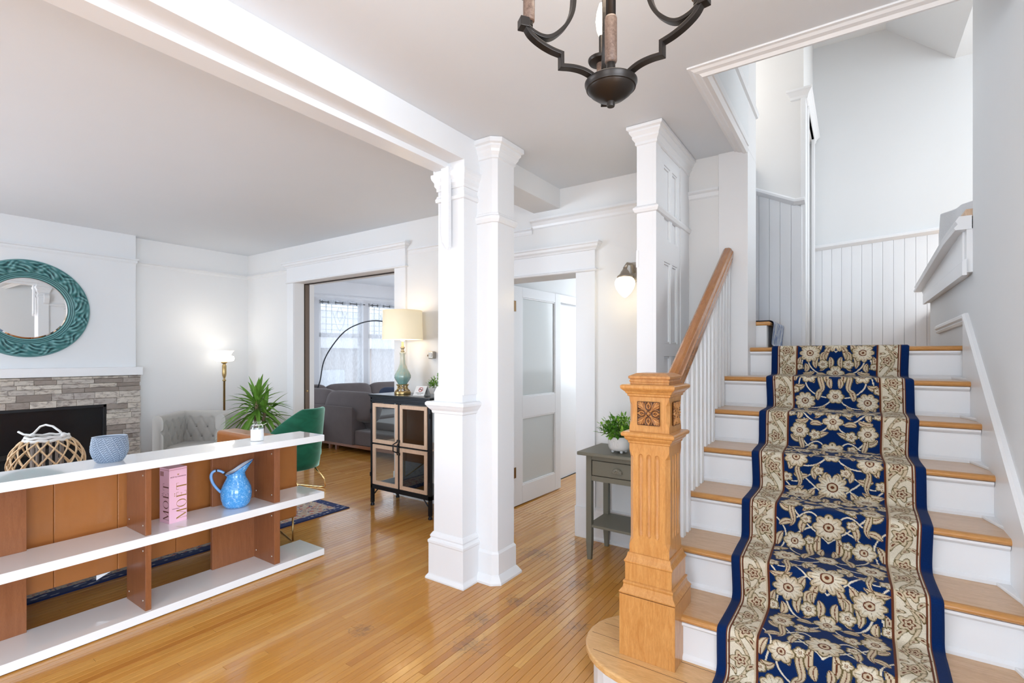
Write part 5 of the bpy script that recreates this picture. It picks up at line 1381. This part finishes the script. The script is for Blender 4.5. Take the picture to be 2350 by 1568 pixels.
build(B().lathe([(.040, .092), (.046, .098), (.050, .108), (.066, .130), (.079, .155), (.080, .175), (.068, .205), (.045, .245), (.031, .285), (.025, .33), (.024, .37), (.029, .385), (.030, .395), (.020, .400), (0, .400)], seg=70, flute=fl8), 'lamp_body', CER.m, tlp, smooth=True)
build(B().lathe([(.013, .40), (.022, .408), (.012, .418), (.016, .432), (.024, .442), (.012, .455), (.010, .50)], seg=20), 'lamp_neck', M('antique_gold_finial', (.50, .40, .24), .4, .6).m, tlp, smooth=True)
def shade_mat(name, c, e):
    m = M(name, c, .8); inp(m.b, 'Emission Color', (*e, 1)); inp(m.b, 'Emission Strength', .30)
    w = m.noise(m.coord((1, 1, 3)), 90, 2); m.bump(w, .2, .0008); return m.m
build(B().lathe([(.192, .520), (.184, .794), (.182, .794), (.190, .520)], seg=56, cap=(False, False)).lathe([(.182, .792), (.185, .797), (.187, .792)], seg=56, cap=(False, False)), 'lamp_shade', shade_mat('lit_cream_shade', (.75, .68, .52), (1.0, .80, .50)), tlp, smooth=True)
build(B().lathe([(.188, .523), (.180, .79)], seg=40, cap=(False, False)), 'shade_lining', emit('lit_shade_lining', (1, .88, .68), .8), tlp, smooth=True)
build(B().lathe([(0, .50), (.02, .51), (.028, .55), (.02, .59), (0, .60)], seg=16), 'light_bulb', emit('lit_bulb', (1, .88, .65), 2.2), tlp, smooth=True)
bulb('lamp_light', (-3.565, 3.345, 1.86), .5, .05, (1, .68, .33)); bulb('lamp_light', (-3.565, 3.345, 1.56), .4, .05, (1, .70, .36))
# ---- no-smoking tent card
tn_ = thing('tent_card', (-3.255, 3.29, 1.062), 'white folded no-smoking tent card on the black cabinet', 'sign', rz=.12)
CARD = M('white_card', (.80, .79, .76), .6).m
h_, d_ = .085, .052
for s_ in (-1, 1):
    b = B().add([(-.062, s_*d_, 0), (.062, s_*d_, 0), (.062, 0, h_), (-.062, 0, h_)], [(0, 1, 2, 3)]); o = build(b, 'card_leaf', CARD, tn_); o.modifiers.new('t', 'SOLIDIFY').thickness = .0015
an = math.atan2(h_, d_)
sg = bpy.data.objects.new('printed_mark', None); COL.objects.link(sg); sg.parent = tn_
sg.location = (0, -d_-.0016, .0); sg.rotation_euler = (an, 0, 0)
RED = M('sign_red', (.6, .05, .03), .5).m; INK = M('sign_ink', (.06, .06, .06), .5).m
build(B().tube([(.021*math.cos(a)+.004, .064+.021*math.sin(a), .001) for a in [2*PI*i/28 for i in range(28)]], .0022, 5, closed=True).tube([(-.011, .079, .001), (.019, .049, .001)], .002, 5), 'prohibition_ring', RED, sg)
build(B().box(-.012, .016, .062, .066, 0, .0008).box(.018, .020, .062, .066, 0, .0008), 'cigarette', INK, sg)
text('lettering', 'PLEASE NO SMOKING', .0088, (.004, .026, .0006), (0, 0, 0), INK, sg, .0002, 'CENTER')
text('lettering', 'THANK YOU', .0075, (.004, .014, .0006), (0, 0, 0), INK, sg, .0002, 'CENTER')
# ---- small potted plants
LG = M('boxwood_leaf', (.1, .3, .03), .38); f = LG.n('ShaderNodeObjectInfo'); LG.col(LG.ramp(f.outputs['Random'], [(0, (.06, .20, .015)), (.5, (.13, .34, .03)), (1, (.26, .48, .05))])); LG = LG.m
STM = paint('green_stem', (.12, .2, .05), .7)
POT = paint('white_ceramic_pot', (.76, .76, .75), .35)
def bush(parent, base, n, R, H, seed, leaf=.022, single=True):
    rg = random.Random(seed); sb = B()
    for i in range(n):
        az = i*2.399+rg.uniform(-.2, .2); q = (i+.5)/n; el = PI/2*(1-q**.62*.86); d = Vector((math.cos(az)*math.cos(el), math.sin(az)*math.cos(el), math.sin(el)))
        L = (R*math.cos(el)**2+H*math.sin(el)**2)*rg.uniform(.82, 1.08); tip = Vector(base)+Vector((d.x*.03, d.y*.03, 0))+d*L
        st_ = Vector(base)+Vector((d.x*.03, d.y*.03, 0)); mid = st_.lerp(tip, .5)+Vector((0, 0, .01))
        sb.tube([st_, mid, tip], .0013, 4)
        lb = B()
        for k in range(9):
            t = 1-k*.085; p = st_.lerp(tip, t)+Vector((0, 0, .01*4*t*(1-t))); a = k*2.1+rg.random()
            sdv = d.orthogonal().normalized(); sdv.rotate(Matrix.Rotation(a, 3, d)); ld = (d*.7+sdv*.8+Vector((0, 0, .15))).normalized() if k else d
            leafb(lb, p, ld, leaf*rg.uniform(.8, 1.2), leaf*.55, .15, 3, wp=.5, fold=.2)
        build(lb, 'leaf_spray', LG, parent)
    build(sb, 'stems', STM, parent)
pl1 = thing('potted_plant', (-1.325, 3.235, .762), 'bushy bright green plant in a footed white embossed pot on the grey side table', 'plant')
pf_ = [(0, .014), (.045, .014), (.066, .022), (.074, .04), (.077, .075), (.077, .108), (.074, .112), (.070, .108), (.069, .08), (0, .08)]
pp1 = build(B().lathe(pf_, seg=40), 'pot', POT, pl1, smooth=True, autos=.8)
for a in (.6, 2.2, 3.8, 5.4): build(B().lathe([(.004, 0), (.009, .003), (.011, .018)], (.045*math.cos(a), .045*math.sin(a), 0), 10), 'pot_foot', POT, pl1, smooth=True)
b = B()
for a, r_ in ((-1.7, .018), (-1.35, .012), (-2.0, .012)): b.tube([(.0775*math.cos(a+r_*9*math.cos(t)*.7), .0775*math.sin(a+r_*9*math.cos(t)*.7), .065+r_*1.3*math.sin(t)) for t in np.linspace(0, 2*PI, 14, endpoint=False)], .0012, 5, closed=True)
build(b, 'embossed_scroll', POT, pl1)
build(B().lathe([(0, .10), (.070, .10), (0, .102)], seg=24), 'soil', paint('potting_soil', (.05, .035, .02), .95), pl1)
bush(pl1, (0, 0, .10), 50, .115, .145, 5, .040)
pl2 = thing('potted_plant', (-3.150, 3.40, 1.062), 'small green plant in a white pot half hidden behind the column on the cabinet', 'plant')
build(B().lathe([(0, 0), (.038, 0), (.045, .07), (.042, .07), (.038, .06), (0, .06)], seg=28), 'pot', POT, pl2, smooth=True, autos=.8)
bush(pl2, (0, 0, .06), 20, .085, .12, 9, .034)
# ---- thermostat / old wall valve beside the column
th_ = thing('wall_thermostat', (-3.33, 3.56, 1.43), 'small grey metal wall thermostat beside the square column', 'thermostat')
th_.location = (-3.372, 3.545, 1.432)
build(B().box(-.022, .04, -.03, .014, -.036, .036), 'housing', NICKEL, th_, bevel=.006)
build(B().lathe([(0, 0), (.020, 0), (.020, .004), (0, .005)], seg=20), 'dial', paint('dial_grey', (.5, .5, .5), .3), th_, loc=(.01, -.03, 0), rot=(PI/2, 0, 0))
build(B().lathe([(.004, 0), (.004, .018), (.009, .02), (.009, .026), (0, .027)], seg=12), 'knob', NICKEL, th_, loc=(-.022, -.01, -.005), rot=(0, -PI/2, 0))
# wall register grille low behind the yucca
vg = tag(box('wall_register', paint('grey_register', (.48, .46, .44), .5), None, -5.995, -5.885, 3.548, 3.56, .24, .52, .003), 'small grey wall register behind the yucca plant', 'register')
for i in range(7): build(B().box(-5.985, -5.895, 3.545, 3.549, .262+i*.036, .278+i*.036), 'slat', paint('register_slat', (.3, .29, .28), .5) if i == 0 else bpy.data.materials['register_slat'], vg)
# ================================================================ SOFA ROOM
GRY = M('charcoal_mauve_fabric', (.075, .062, .068), .9, sheen=.25, spec=.2); f = GRY.noise(GRY.geo(), 6, 3); GRY.col(GRY.mix(f, (.088, .073, .075), (.125, .105, .105))); GRY.bump(GRY.noise(GRY.geo(), 420, 2), .3, .001); GRY = GRY.m
sg_ = thing('sectional_sofa', (-6.3, 5.1, 0), 'large charcoal grey sectional sofa with loose cushions below the bay window', 'sofa')
def spart(b, n, m=GRY, **k): return rel(build(b, n, m, sg_, **k), sg_)
YS = 4.64
spart(B().prism([(YS, .13), (YS+1.55, .13), (YS+1.55, .40), (YS+.26, .40), (YS+.21, .42), (YS+.02, .675), (YS, .675)], 'x', -7.45, -5.99), 'body', bevel=.02, seg=3, )
spart(B().box(-5.99, -4.72, YS+.04, YS+1.55, .13, .34), 'chaise_base', bevel=.02)
spart(B().box(-6.0, -4.70, YS+.23, YS+1.56, .34, .455), 'chaise_cushion', bevel=.04, seg=4)
spart(B().box(-7.42, -6.01, YS+.28, YS+1.53, .40, .50), 'seat_cushion', bevel=.04, seg=4)
spart(B().box(-7.45, -4.72, YS+.03, YS+1.53, .085, .13), 'wooden_plinth', BROWNW, bevel=.004)
for x in (-6.66, -6.5, -4.85): spart(B().box(x-.02, x+.02, YS+.10, YS+.14, 0, .09), 'leg', BROWNW)
rel(cushion('back_cushion', GRY, sg_, (-6.28, YS+.24, .655), (1.12, .26, .44), .30, (-.30, 0, 0)), sg_)
rel(cushion('back_cushion', GRY, sg_, (-7.12, YS+.26, .67), (.66, .26, .44), .30, (-.30, 0, .02)), sg_)
# far wing along the window
bA, bB = bay(-.9), bay(1.0)
ang = math.atan2(DYy, DXx)
for i, s_ in enumerate((-.75, .05, .85)):
    x, y, _ = bay(s_, -.32); rel(cushion('back_cushion', GRY, sg_, (x, y, .70), (.84, .26, .46), .32, (-.26, 0, ang)), sg_)
x0, y0, _ = bay(.05, -.20); o = spart(B().box(-1.3, 1.3, -.16, .16, .13, .72), 'wing_back', bevel=.03, seg=3); o.matrix_parent_inverse = Matrix.Translation(-sg_.location); o.location = (x0, y0, 0); o.rotation_euler = (0, 0, ang)
x0, y0, _ = bay(.05, -.80); o = spart(B().box(-1.3, 1.3, -.5, .45, .13, .46), 'wing_seat', bevel=.03, seg=3); o.location = (x0, y0, 0); o.rotation_euler = (0, 0, ang)
for (xx, yy, rz_) in ((-5.75, YS+.60, .5),): rel(cushion('scatter_cushion', M('dark_blue_cushion', (.04, .055, .10), .8).m, sg_, (xx-1.0, yy+.85, .66), (.5, .16, .42), .5, (-.3, 0, rz_)), sg_)
# sheer curtains
SH = M('sheer_curtain', (.86, .90, .95), .9); t = SH.t; o_ = [x for x in t.nodes if x.type == 'OUTPUT_MATERIAL'][0]
t.nodes.remove(SH.b); a1 = SH.n('ShaderNodeBsdfTranslucent'); a1.inputs[0].default_value = (.88, .91, .96, 1); a2 = SH.n('ShaderNodeBsdfTransparent'); a3 = SH.n('ShaderNodeBsdfDiffuse'); a3.inputs[0].default_value = (.85, .88, .93, 1)
m1 = SH.n('ShaderNodeMixShader'); m1.inputs[0].default_value = .22; SH.l(a1.outputs[0], m1.inputs[1]); SH.l(a3.outputs[0], m1.inputs[2])
m2 = SH.n('ShaderNodeMixShader'); SH.l(m1.outputs[0], m2.inputs[1]); SH.l(a2.outputs[0], m2.inputs[2])
nzz = SH.noise(SH.geo((40, 40, 3)), 5, 2); SH.l(SH.ramp(nzz, [(.3, (.22, .22, .22)), (.7, (.48, .48, .48))]), m2.inputs[0]); SH.l(m2.outputs[0], o_.inputs[0]); SH = SH.m
RODM = M('rod_gunmetal', (.08, .09, .10), .35, .8).m
def curtain(s0, s1, lab, nf):
    t_ = thing('sheer_curtain', bay((s0+s1)/2, -.10, .3), lab, 'curtain'); n = 120; rs = []; b = B(); vs = []
    zz = [.12, .6, 1.2, 1.8, 2.2, 2.33, 2.44]
    for z in zz:
        for i in range(n+1):
            s = s0+(s1-s0)*i/n; w = .032*math.sin(2*PI*nf*i/n)+.006*math.sin(2*PI*nf*2.3*i/n+z*.6)
            k = z if z < 2.4 else 2.425+.012*math.cos(2*PI*nf*i/n)
            vs.append(bay(s, -.10+w, k))
    m_ = n+1; fs = [(a*m_+i, a*m_+i+1, (a+1)*m_+i+1, (a+1)*m_+i) for a in range(len(zz)-1) for i in range(n)]
    b.add(vs, fs); rel(build(b, 'sheer_fabric', SH, t_, smooth=True), t_)
    for k in range(int(nf*2)):
        i = (k)/(nf*2); s = s0+(s1-s0)*i
        if k == 0: s += .02
        c = bay(s, -.10, 2.375); q = B().tube([Vector(c)+Vector((DXx, DYy, 0))*.024*math.cos(a)*.75+Vector((-DYy, DXx, 0))*.024*math.cos(a)*.55+Vector((0, 0, .024*math.sin(a))) for a in np.linspace(0, 2*PI, 16, endpoint=False)], .0045, 6, closed=True)
        rel(build(q, 'grommet', RODM, t_, smooth=True), t_)
    return t_
curtain(-.345, .44, 'sheer white grommet curtain at the left bay window', 3)
curtain(.60, 1.36, 'sheer white grommet curtain at the right bay window behind the arc lamp', 3)
for a, c, l_ in ((-.36, .47, 'thin dark curtain rod above the left bay window'), (.57, 1.42, 'thin dark curtain rod above the right bay window')):
    tag(build(B().tube([bay(a, -.10, 2.378), bay(c, -.10, 2.378)], .008, 8), 'curtain_rod', RODM), l_, 'curtain rod')
# arc floor lamp behind the sofa
ac = thing('arc_lamp', (-7.3, 5.15, 0), 'thin dark arc floor lamp curving over the grey sectional sofa', 'lamp')
def wpt(px_, py_, Y):   # helper used once to lay the arc out in a vertical plane
    s_, c_ = math.sin(AL), math.cos(AL); u = (px_-1175)/FPX; d = (u*c_-s_, u*s_+c_, -(py_-HY)/FPX); t = Y/d[1]; return (d[0]*t, Y, EYE+d[2]*t)
arc = [wpt(728, 905, 5.1), wpt(735, 872, 5.1), wpt(743, 830, 5.1), wpt(762, 795, 5.1), wpt(790, 762, 5.1), wpt(820, 745, 5.1), wpt(850, 737, 5.1), wpt(880, 738, 5.1), wpt(905, 746, 5.1), wpt(925, 762, 5.1)]
a0 = (arc[0][0]-.02, 5.1, .02)
ap = [Vector(a0)]+[Vector(p) for p in arc]
sm = []
for i in range(len(ap)-1):
    p0, p1, p2, p3 = ap[max(i-1, 0)], ap[i], ap[i+1], ap[min(i+2, len(ap)-1)]
    for t in np.linspace(0, 1, 6, endpoint=False): sm.append(.5*((2*p1)+(p2-p0)*t+(2*p0-5*p1+4*p2-p3)*t*t+(3*p1-p0-3*p2+p3)*t**3))
sm.append(ap[-1])
rel(build(B().tube(sm, .010, 8), 'arc_stem', RODM, ac, smooth=True), ac)
rel(build(B().lathe([(0, 0), (.14, 0), (.14, .03), (.02, .035), (0, .035)], (a0[0], 5.1, 0), 24), 'base', BLACKM, ac), ac)
e_ = ap[-1]; rel(build(B().lathe([(.03, 0), (.12, -.10), (.125, -.11), (.115, -.10), (.02, -.005)], tuple(e_), 28, cap=(False, False)), 'lamp_head', BLACKM, ac, smooth=True), ac)
# ================================================================ HALL
# grey side table
GT = paint('sage_grey_furniture_paint', (.185, .175, .135), .45, .06)
ctb = thing('side_table', (-1.29, 3.36, 0), 'narrow sage grey side table with one drawer and lower shelf behind the newel post', 'table')
TX0, TX1, TY0, TY1 = -1.545, -1.08, 3.17, 3.50
def tp(b, n, m=GT, **k): return rel(build(b, n, m, ctb, **k), ctb)
tp(B().box(TX0-.045, TX1+.045, TY0-.055, TY1+.02, .735, .760), 'tabletop', bevel=.006)
for x, sx in ((TX0, 1), (TX1, -1)):
    for y in (TY0, TY1-.04):
        b = B().rings([[(x+sx*.006, y+.006, 0), (x+sx*.034, y+.006, 0), (x+sx*.034, y+.034, 0), (x+sx*.006, y+.034, 0)], [(x, y, .12), (x+sx*.040, y, .12), (x+sx*.040, y+.04, .12), (x, y+.04, .12)], [(x, y, .735), (x+sx*.040, y, .735), (x+sx*.040, y+.04, .735), (x, y+.04, .735)]])
        tp(b, 'leg', bevel=.002)
b = B().box(TX0+.04, TX1-.04, TY0+.004, TY0+.02, .70, .735).box(TX0+.04, TX1-.04, TY0+.004, TY0+.02, .555, .590).box(TX0+.004, TX0+.02, TY0+.04, TY1-.04, .555, .735).box(TX1-.02, TX1-.004, TY0+.04, TY1-.04, .555, .735).box(TX0+.04, TX1-.04, TY1-.03, TY1-.01, .555, .735)
tp(b, 'apron', bevel=.001)
tp(B().box(TX0+.038, TX1-.038, TY0+.016, TY0+.03, .58, .71), 'drawer_recess', DARKGAP)
dw = tp(B().box(TX0+.046, TX1-.046, TY0+.001, TY0+.02, .595, .696), 'drawer', bevel=.003)
b = B(); n = 16; rs = []
for i in range(13):
    a = PI*i/12; rs.append([( -1.3125+.038*math.cos(a)*k, TY0-.002-.022*math.sin(PI*q)**.8*(.7+.3*k), .630+.036*math.sin(a)*k) for k, q in ((1, 0), (.92, .25), (.7, .5), (.4, .45), (.12, .4))])
b.rings(rs, (False, False), closed=False)
for i in range(1, 12, 2):
    a = PI*i/12; b.tube([(-1.3125+.036*math.cos(a)*k, TY0-.003-.022*math.sin(PI*q)**.8*(.7+.3*k), .630+.034*math.sin(a)*k) for k, q in ((1, .08), (.92, .25), (.7, .5), (.4, .45))], .0022, 5)
build(b, 'shell_pull', NICKEL if False else paint('weathered_pull', (.24, .22, .17), .4), dw, smooth=True)
tp(B().box(TX0+.006, TX1-.006, TY0+.006, TY1-.006, .228, .246), 'lower_shelf', bevel=.003)
# wall sconce
sc = thing('wall_sconce', (-1.335, 3.55, 2.04), 'lit white acorn glass wall sconce on a nickel bracket beside the cupboard', 'wall light')
build(B().box(-.03, .06, -.012, .008, -.07, .075), 'backplate', NICKEL, sc, bevel=.004)
build(B().tube([(0, -.01, .0), (-.005, -.05, .055), (-.02, -.09, .055), (-.035, -.10, .02)], [.014, .012, .011, .016], 10), 'arm', NICKEL, sc, smooth=True)
build(B().lathe([(0, .03), (.012, .025), (.018, .01), (.030, -.005), (.036, -.02), (.055, -.035), (.058, -.045)], (-.035, -.10, 0), 28), 'fitter', NICKEL, sc, smooth=True)
GLOB = M('lit_acorn_glass', (1, .97, .88), .3); inp(GLOB.b, 'Emission Color', (1, .90, .68, 1)); inp(GLOB.b, 'Emission Strength', 1.3)
build(B().lathe([(.045, -.043), (.062, -.055), (.072, -.075), (.073, -.095), (.064, -.125), (.044, -.158), (.020, -.182), (.006, -.192), (0, -.194)], (-.035, -.10, 0), 36), 'acorn_shade', GLOB.m, sc, smooth=True)
bulb('lamp_light', (-1.37, 3.36, 1.88), .9, .06, (1, .78, .42))
# ================================================================ CHANDELIER
CHX, CHY = -.473, 1.103
chn = thing('chandelier', (CHX, CHY, CZ), 'dark bronze quatrefoil chandelier with candle arms hanging from the foyer ceiling', 'chandelier')
def cp_(b, n, m=BRONZE, **k): return build(b, n, m, chn, **k)
zc = 2.013-CZ        # bottom finial relative to ceiling
cp_(B().lathe([(0, 0), (.0085, .0), (.0095, .003), (.0095, .011), (.013, .013), (.017, .015), (.034, .021), (.048, .032), (.0535, .039), (.0545, .041), (.0575, .042), (.0585, .046), (.0592, .050), (.0612, .053), (.0612, .057), (.056, .061), (.025, .064), (.0, .065)], (0, 0, zc), 56), 'bottom_cup', smooth=True, autos=.7)
cp_(B().lathe([(.0105, .062), (.0105, .100), (.0085, .105), (.0085, .11)], (0, 0, zc), 20), 'centre_socket', smooth=True)
BRK = wood('faux_bark_brown', (.10, .055, .035), (.22, .14, .10), (30, 30, 30), .55, .1, 40)
cp_(B().lathe([(.009, .103), (.013, .104), (.0145, .108), (.0145, .207), (.013, .212), (.009, .213)], (0, 0, zc), 24), 'centre_sleeve', BRK, smooth=True)
cp_(B().lathe([(.0115, .21), (.0115, -zc-.05)], (0, 0, zc), 16), 'down_rod', smooth=True)
cp_(B().lathe([(0, -.05), (.015, -.05), (.02, -.035), (.05, -.025), (.065, -.008), (.06, 0)], (0, 0, 0), 32), 'canopy', smooth=True)
armp = [(.040, .054), (.052, .066), (.070, .074), (.098, .077), (.128, .073), (.1281, .098), (.150, .102), (.178, .112), (.203, .128), (.216, .150)]
armp = [(.036, .050), (.048, .062), (.072, .071), (.100, .073), (.1285, .070), (.1286, .098), (.155, .103), (.182, .113), (.205, .128), (.218, .148)]
inner = [(.220, .148), (.198, .133), (.175, .127), (.155, .131), (.135, .146), (.115, .170), (.101, .202), (.097, .24)]
ring_top = [(.097, .24), (.097, .30), (.110, .36), (.15, .40)]
def arm(path, az, w=.019, t=.0085):
    b = B(); rs = []
    P = [Vector((r, z)) for r, z in path]; n = len(P)
    for i in range(n):
        d0 = (P[i]-P[i-1]).normalized() if i else (P[1]-P[0]).normalized(); d1 = (P[i+1]-P[i]).normalized() if i < n-1 else d0
        tt = (d0+d1).normalized(); nn_ = Vector((-tt.y, tt.x)); k = 1/max(.6, tt.dot(d0))
        ring = []
        for a, c in ((-1, -1), (1, -1), (1, 1), (-1, 1)):
            q = P[i]+nn_*a*t/2*k; ring.append((q.x*math.cos(az)-c*w/2*math.sin(az), q.x*math.sin(az)+c*w/2*math.cos(az), zc+q.y))
        rs.append(ring)
    return b.rings(rs)
def sub(path, corners):
    out = [path[0]]
    for i in range(len(path)-1):
        p0, p1, p2, p3 = [Vector(path[min(max(j, 0), len(path)-1)]) for j in (i-1, i, i+1, i+2)]
        if i in corners and i+1 in corners: out.append(tuple(p2)); continue
        if i in corners: p0 = p1-(p2-p1)
        if i+1 in corners: p3 = p2+(p2-p1)
        for t in np.linspace(0, 1, 6)[1:]:
            out.append(tuple(.5*((2*p1)+(p2-p0)*t+(2*p0-5*p1+4*p2-p3)*t*t+(3*p1-p0-3*p2+p3)*t**3)))
    return out
ap_ = sub(armp, {4, 5}); ip_ = sub(inner, set())
CREAMB = emit('lit_candle_bulb', (1, .93, .82), 3.2)
def cp_j(prof, n, m=BRONZE, seg=24, at_=(0, 0)): return cp_(B().lathe(prof, (at_[0], at_[1], zc), seg), n, m, smooth=True, autos=.8)
for az in (AL+PI/2-.07, AL+PI/2+1.90, AL+PI/2-2.30):
    cp_(arm(ap_, az), 'arm', bevel=.001)
    cp_(arm(ip_, az), 'scroll', bevel=.001)
    cp_(arm(sub(ring_top, set()), az), 'upper_scroll', bevel=.001)
    q = Vector((.220*math.cos(az), .220*math.sin(az), zc+.148))
    b = B().box(-.011, .010, -.012, .012, -.010, .011); b.xf(Matrix.Translation(q) @ Matrix.Rotation(az, 4, 'Z')); cp_(b, 'corner_block', bevel=.001)
    rc = .207; A_ = (rc*math.cos(az), rc*math.sin(az))
    cp_j([(.009, .145), (.009, .158)], 'sleeve_collar', at_=A_)
    cp_j([(.009, .155), (.0125, .157), (.0130, .161), (.0130, .222), (.009, .226)], 'candle_sleeve', BRK, at_=A_)
    cp_j([(.010, .222), (.034, .226), (.0365, .231), (.0365, .234), (.032, .231), (.008, .229)], 'candle_dish', at_=A_, seg=32)
    cp_j([(.0065, .228), (.0065, .30)], 'candle_tube', at_=A_)
    cp_j([(0, .298), (.007, .30), (.0125, .315), (.0155, .34), (.0125, .365), (.005, .39), (0, .392)], 'candle_bulb', CREAMB, at_=A_)
l = bpy.data.lights.new('lamp_light', 'POINT'); l.energy = 9; l.shadow_soft_size = .12; l.color = (1, .88, .72); o = bpy.data.objects.new('lamp_light', l); COL.objects.link(o); o.location = (CHX, CHY, CZ-.26)
